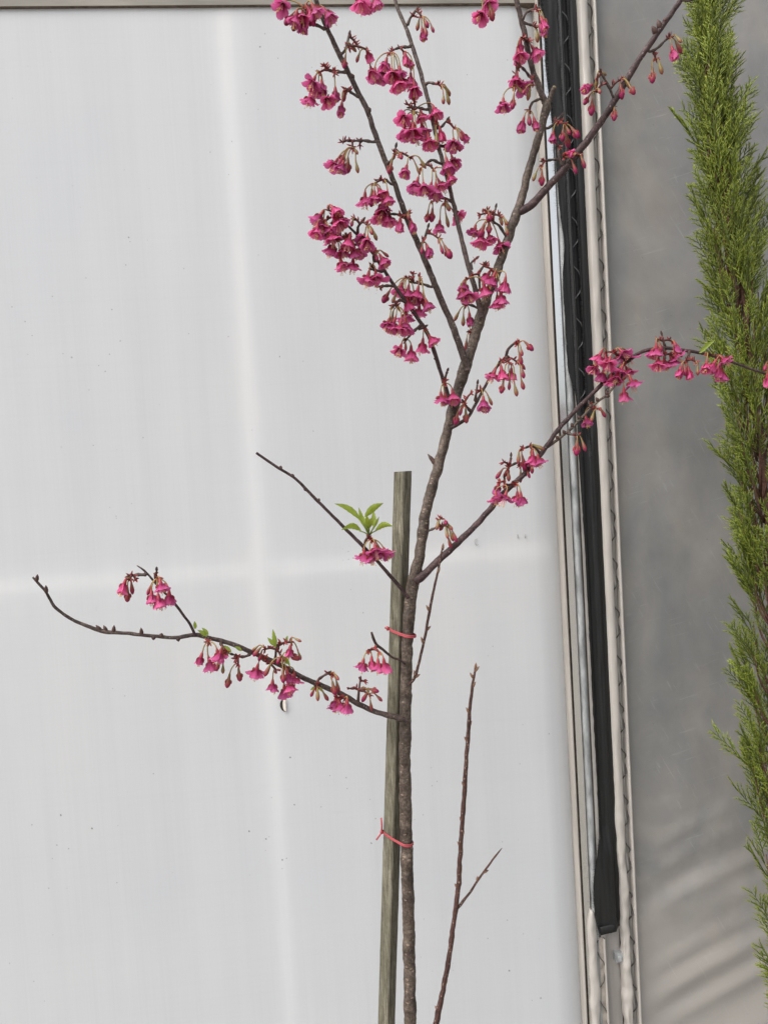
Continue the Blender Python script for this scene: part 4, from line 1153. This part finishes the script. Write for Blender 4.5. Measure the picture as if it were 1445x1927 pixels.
def stake_at(z): return ground_pt.lerp(p_top, (z-ground_pt.z)/(p_top.z-ground_pt.z))
def tie(px, py, drop, label, tails):
    zt = P(px, py, YT).z
    tr = P(px, py, YT); tr.z = zt
    sk = stake_at(zt)
    rt_, rs = 0.0091, 0.0142
    hull = []
    for k in range(24):
        a = 2*math.pi*k/24
        hull.append((tr.x+rt_*math.cos(a), tr.y+rt_*math.sin(a)))
    for k in range(4):
        a = R(47+45)+math.pi/2*k
        hull.append((sk.x+rs*math.cos(a), sk.y+rs*math.sin(a)))
    # convex outline of trunk and stake together
    ps = sorted(hull)
    def half(ps):
        h = []
        for p in ps:
            while len(h) > 1 and (h[-1][0]-h[-2][0])*(p[1]-h[-2][1])-(h[-1][1]-h[-2][1])*(p[0]-h[-2][0]) <= 0: h.pop()
            h.append(p)
        return h[:-1]
    hl = half(ps)+half(ps[::-1])
    # resample
    loop = []
    for i in range(len(hl)):
        a, b_ = Vector(hl[i]), Vector(hl[(i+1) % len(hl)])
        k = max(1, int((b_-a).length/0.003))
        for j in range(k): loop.append(a.lerp(b_, j/k))
    x0 = min(p.x for p in loop); x1 = max(p.x for p in loop)
    root = empty('plastic_tie', (sk.x, sk.y, zt))
    tag(root, label, 'tie')
    def zl(x, off=0.0): return -drop*((x-x0)/(x1-x0))**0.6*1.0+drop*0.35+off
    m = MB()
    for hgt, dz, g_ in ((0.0014, 0.0, 0.0006), (0.0010, 0.0013, 0.0011), (0.0009, -0.0012, 0.0009)):
        rows = []
        cx, cy = (tr.x+sk.x)/2, (tr.y+sk.y)/2
        for i, p in enumerate(loop+[loop[0]]):
            o = (p-Vector((cx, cy))).normalized()*g_
            zz = zl(p.x, dz)+0.0004*mnoise.noise(Vector((i*0.4, dz*900, 0)))
            a = Vector((p.x+o.x-sk.x, p.y+o.y-sk.y, zz))
            oo = Vector((o.x, o.y, 0)).normalized()*0.0009
            rows.append([a-Vector((0, 0, hgt)), a+oo, a+Vector((0, 0, hgt))])
        m.grid(rows)
    m.build('band', M['tie'], root)
    lx, ly = min(loop, key=lambda p: p.x)
    kz = zl(x0)
    m = MB(); k0 = Vector((lx-sk.x-0.0012, ly-sk.y-0.0014, kz))
    m.tube([k0+Vector((0, 0, -0.003)), k0+Vector((-0.0008, -0.0004, 0)), k0+Vector((0, 0, 0.003))], [0.0012, 0.0024, 0.0012], 7)
    m.build('knot', M['tie'], root)
    for tl in tails:
        pts = [k0]+[k0+Vector(v) for v in tl]
        pts = [Vector(v) for v in spline([tuple(p) for p in pts], 0.003)]
        m = MB(); m.tube(pts, [0.0014]*len(pts), 6)
        m.build('loose_end', M['tie'], root)
tie(769, 1190, 0.0085, 'flat red plastic tie round trunk and stake, above the long blossoming side branch', [[(-0.004, -0.001, 0.0015)]])
tie(764, 1580, 0.0085, 'red plastic string tie with knot and loose ends, low on the trunk and stake', [[(0.0006, -0.001, 0.010), (0.0004, 0.0, 0.021)], [(-0.004, -0.001, -0.005), (-0.0085, 0, -0.011)]])

# ------------------------------------------------------------ conifer
YC = -0.17
rc = random.Random(21)
con_px = [(1322, -120), (1326, 0), (1335, 120), (1348, 250), (1370, 400), (1395, 550), (1416, 700), (1432, 850), (1446, 1000), (1458, 1300), (1482, 1700), (1500, 1927)]
con_r = {-120: 34, 0: 42, 120: 44, 250: 52, 350: 58, 500: 66, 720: 74, 900: 84, 1100: 82, 1350: 86, 1500: 78, 1700: 58, 1830: 34, 1927: 12, 2400: 12}
cpts = [(x, y) for x, y in con_px]
def con_axis(py):
    for (x0, y0), (x1, y1) in zip(cpts, cpts[1:]):
        if y0 <= py <= y1:
            t = (py-y0)/(y1-y0); return x0+(x1-x0)*t
    return cpts[0][0] if py < cpts[0][1] else cpts[-1][0]
def con_rad(py):
    ks = sorted(con_r)
    for a, b_ in zip(ks, ks[1:]):
        if a <= py <= b_: return con_r[a]+(con_r[b_]-con_r[a])*(py-a)/(b_-a)
    return con_r[ks[0]] if py < ks[0] else con_r[ks[-1]]
cb = P(*cpts[-1], YC)
con = empty('conifer', (cb.x, YC, 0))
tag(con, 'slender feathery green conifer standing in front of the grey film wall', 'conifer')
CL = con.location
ax_pts = [Vector((cb.x+0.003*math.sin(i), YC, -0.01+cb.z*i/12)) for i in range(12)]+[P(x, y, YC)+Vector((0.004*mnoise.noise(Vector((y*0.02, 0, 0))), 0, 0)) for x, y, in [(con_axis(y), y) for y in range(1927, -125, -25)]]
n = len(ax_pts)
m = MB(); m.tube([p-CL for p in ax_pts], [0.0095-0.0068*i/n for i in range(n)], 9, 0, True, 0, 0.15)
m.build('trunk', M['conifer_wood'], con)
def spray_mesh(seed, L):
    """a feathery upright spray of scale-leaved cords"""
    g = random.Random(seed)
    m = MB()
    def cord(p, d, ln, r0, lev, v0, v1):
        bendv = Vector((g.uniform(-0.25, 0.25), g.uniform(-0.25, 0.25), 0.35))
        k = 4 if lev == 0 else (3 if lev == 1 else 2)
        pts = [p]; dd = d.copy()
        for i in range(k):
            dd = (dd+bendv*0.22).normalized(); pts.append(pts[-1]+dd*ln/k)
        rr_ = [r0*(1-0.45*i/k) for i in range(k)]+[r0*0.25]
        f0 = len(m.f)
        m.tube(pts, rr_, 4 if lev == 0 else 3, 1 if (lev == 0 and v0 < 0) else 0, False)
        sd_ = 4 if lev == 0 else 3
        for fi in range(f0, len(m.f)):
            t = (fi-f0)//sd_
            a_, b2 = v0+(v1-v0)*t/k, v0+(v1-v0)*(t+1)/k
            m.uv[fi] = [(0, a_), (0, a_), (0, b2), (0, b2)]
        return pts
    main = cord(Vector((0, 0, 0)), Vector((0.05, 0, 1)), L, 0.0014, 0, 0.0, 0.7)
    plane = g.uniform(-0.5, 0.5)
    ns = 10
    for i in range(ns):
        t = 0.10+0.86*i/ns
        f = t*4; a = int(min(3, f)); p = main[a].lerp(main[a+1], f-a)
        an = (math.pi if i % 2 else 0)+plane+g.uniform(-0.6, 0.6)
        d = Vector((math.cos(an)*0.62, math.sin(an)*0.62, 0.95)).normalized()
        ln = L*(0.46-0.28*t)*g.uniform(0.8, 1.25)
        sub = cord(p, d, ln, 0.00130, 1, 0.25, 0.9)
        for j in range(5):
            u = 0.15+0.8*j/5
            f2 = u*3; a2 = int(min(2, f2)); q = sub[a2].lerp(sub[a2+1], f2-a2)
            vv_ = (Vector((-math.sin(an), math.cos(an), 0))*g.uniform(-0.7, 0.7)+d.cross(Vector((-math.sin(an), math.cos(an), 0)))*(1 if j % 2 else -1)).normalized()
            d2 = (d+vv_*0.62+Vector((0, 0, 0.28))).normalized()
            l2 = max(0.006, ln*(0.46-0.20*u)*g.uniform(0.8, 1.2))
            cord(q, d2, l2, 0.00120, 2, 0.5, 1.1)
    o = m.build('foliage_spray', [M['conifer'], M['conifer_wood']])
    me = o.data
    bpy.data.objects.remove(o)
    return me
protos = [spray_mesh(100+i, 0.085+0.012*(i % 3)) for i in range(9)]
def put_spray(base_, d, s, me):
    o = bpy.data.objects.new('foliage_spray', me)
    COL.objects.link(o); o.parent = con
    q = d.normalized().to_track_quat('Z', 'Y')
    o.rotation_mode = 'QUATERNION'
    from mathutils import Quaternion
    o.rotation_quaternion = q @ Quaternion((0, 0, 1), rc.uniform(0, 6.28))
    o.scale = (s, s, s)
    o.location = base_-CL
    return o
# side stems carry the sprays; each leaves the trunk and sweeps up
stems = MB()
count = 0
k = (YC+CAM_D)/FPX
py = 1990.0
ang = 0.0
anchors = []
while py > -140:
    ang += 2.4
    a = ang+rc.uniform(-0.4, 0.4)
    rad = (con_rad(py)-20-(22 if py < 60 else 22*max(0, (420-py)/360)))*k
    z_axis = P(con_axis(py), py, YC)
    tipout = rad*rc.uniform(0.45, 0.98)
    rise = rc.uniform(0.07, 0.15)
    o_ = Vector((math.cos(a), 0.62*math.sin(a), 0))
    root = z_axis-Vector((0, 0, rise))
    tip = z_axis+o_*tipout+Vector((0, 0, 0.02))
    if not (py > 1080 and rc.random() < 0.22): anchors.append((root, tip, o_))
    py -= 10.5
for root, tip, o_ in anchors:
    mid = root.lerp(tip, 0.5)+o_*0.012-Vector((0, 0, 0.012))
    cpts3 = bez(root, mid, mid, tip, 6)
    stems.tube([p-CL for p in cpts3], [0.0022, 0.0021, 0.0019, 0.0017, 0.0015, 0.0012, 0.0009], 5)
tag(stems.build('side_stems', M['conifer_wood'], con), kind='stuff')
vis = []
rest = []
for root, tip, o_ in anchors:
    for kk in range(4):
        t = (0.35, 0.6, 0.8, 0.97)[kk]
        p = root.lerp(tip, t)+o_*0.006
        d = Vector((o_.x*rc.uniform(0.25, 0.75)+rc.uniform(-0.25, 0.25), o_.y*rc.uniform(0.25, 0.75)+rc.uniform(-0.25, 0.25), 1.0))
        s = rc.uniform(0.55, 1.0)
        # would its tip lie in front, within the picture?
        e = p+d.normalized()*0.06-CAM
        dz = e.dot(fw); ex = IMG_W/2+FPX*e.dot(cr)/dz; ey = IMG_H/2-FPX*e.dot(cu)/dz
        front = o_.y < 0.35 and ex < IMG_W+25 and -40 < ey < IMG_H+20
        if ex > IMG_W+140 or ey < -200 or ey > IMG_H+160:
            if kk % 2: continue
        (vis if front else rest).append((p, d, s, -o_.y))
vis.sort(key=lambda v: -v[3])
extra = vis[295:]
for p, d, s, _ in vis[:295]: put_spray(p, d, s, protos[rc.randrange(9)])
# everything deeper in the crown, as one mass
import numpy as np
V, Fc, MI, UVs, off = [], [], [], [], 0
cache = []
for me in protos:
    co = np.zeros(len(me.vertices)*3); me.vertices.foreach_get('co', co)
    fi = np.zeros(len(me.loops), dtype=np.int64); me.loops.foreach_get('vertex_index', fi)
    uv = np.zeros(len(me.loops)*2); me.uv_layers[0].data.foreach_get('uv', uv)
    cache.append((co.reshape(-1, 3), fi.reshape(-1, 4), uv))
for p, d, s, _ in rest+extra:
    co, fi, uv = cache[rc.randrange(9)]
    q = d.normalized().to_track_quat('Z', 'Y').to_matrix() @ Matrix.Rotation(rc.uniform(0, 6.28), 3, 'Z')
    V.append(co @ (np.array(q).T*s)+np.array(p-CL)); Fc.append(fi+off); UVs.append(uv); off += len(co)
V = np.concatenate(V); Fc = np.concatenate(Fc); UVs = np.concatenate(UVs)
me = bpy.data.meshes.new('inner_foliage')
me.vertices.add(len(V)); me.vertices.foreach_set('co', V.ravel())
me.loops.add(Fc.size); me.loops.foreach_set('vertex_index', Fc.ravel())
me.polygons.add(len(Fc)); me.polygons.foreach_set('loop_start', np.arange(len(Fc))*4)
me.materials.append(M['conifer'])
u = me.uv_layers.new(name='UVMap'); u.data.foreach_set('uv', UVs)
me.update(calc_edges=True)
o = bpy.data.objects.new('inner_foliage', me); COL.objects.link(o); o.parent = con
tag(o, kind='stuff')
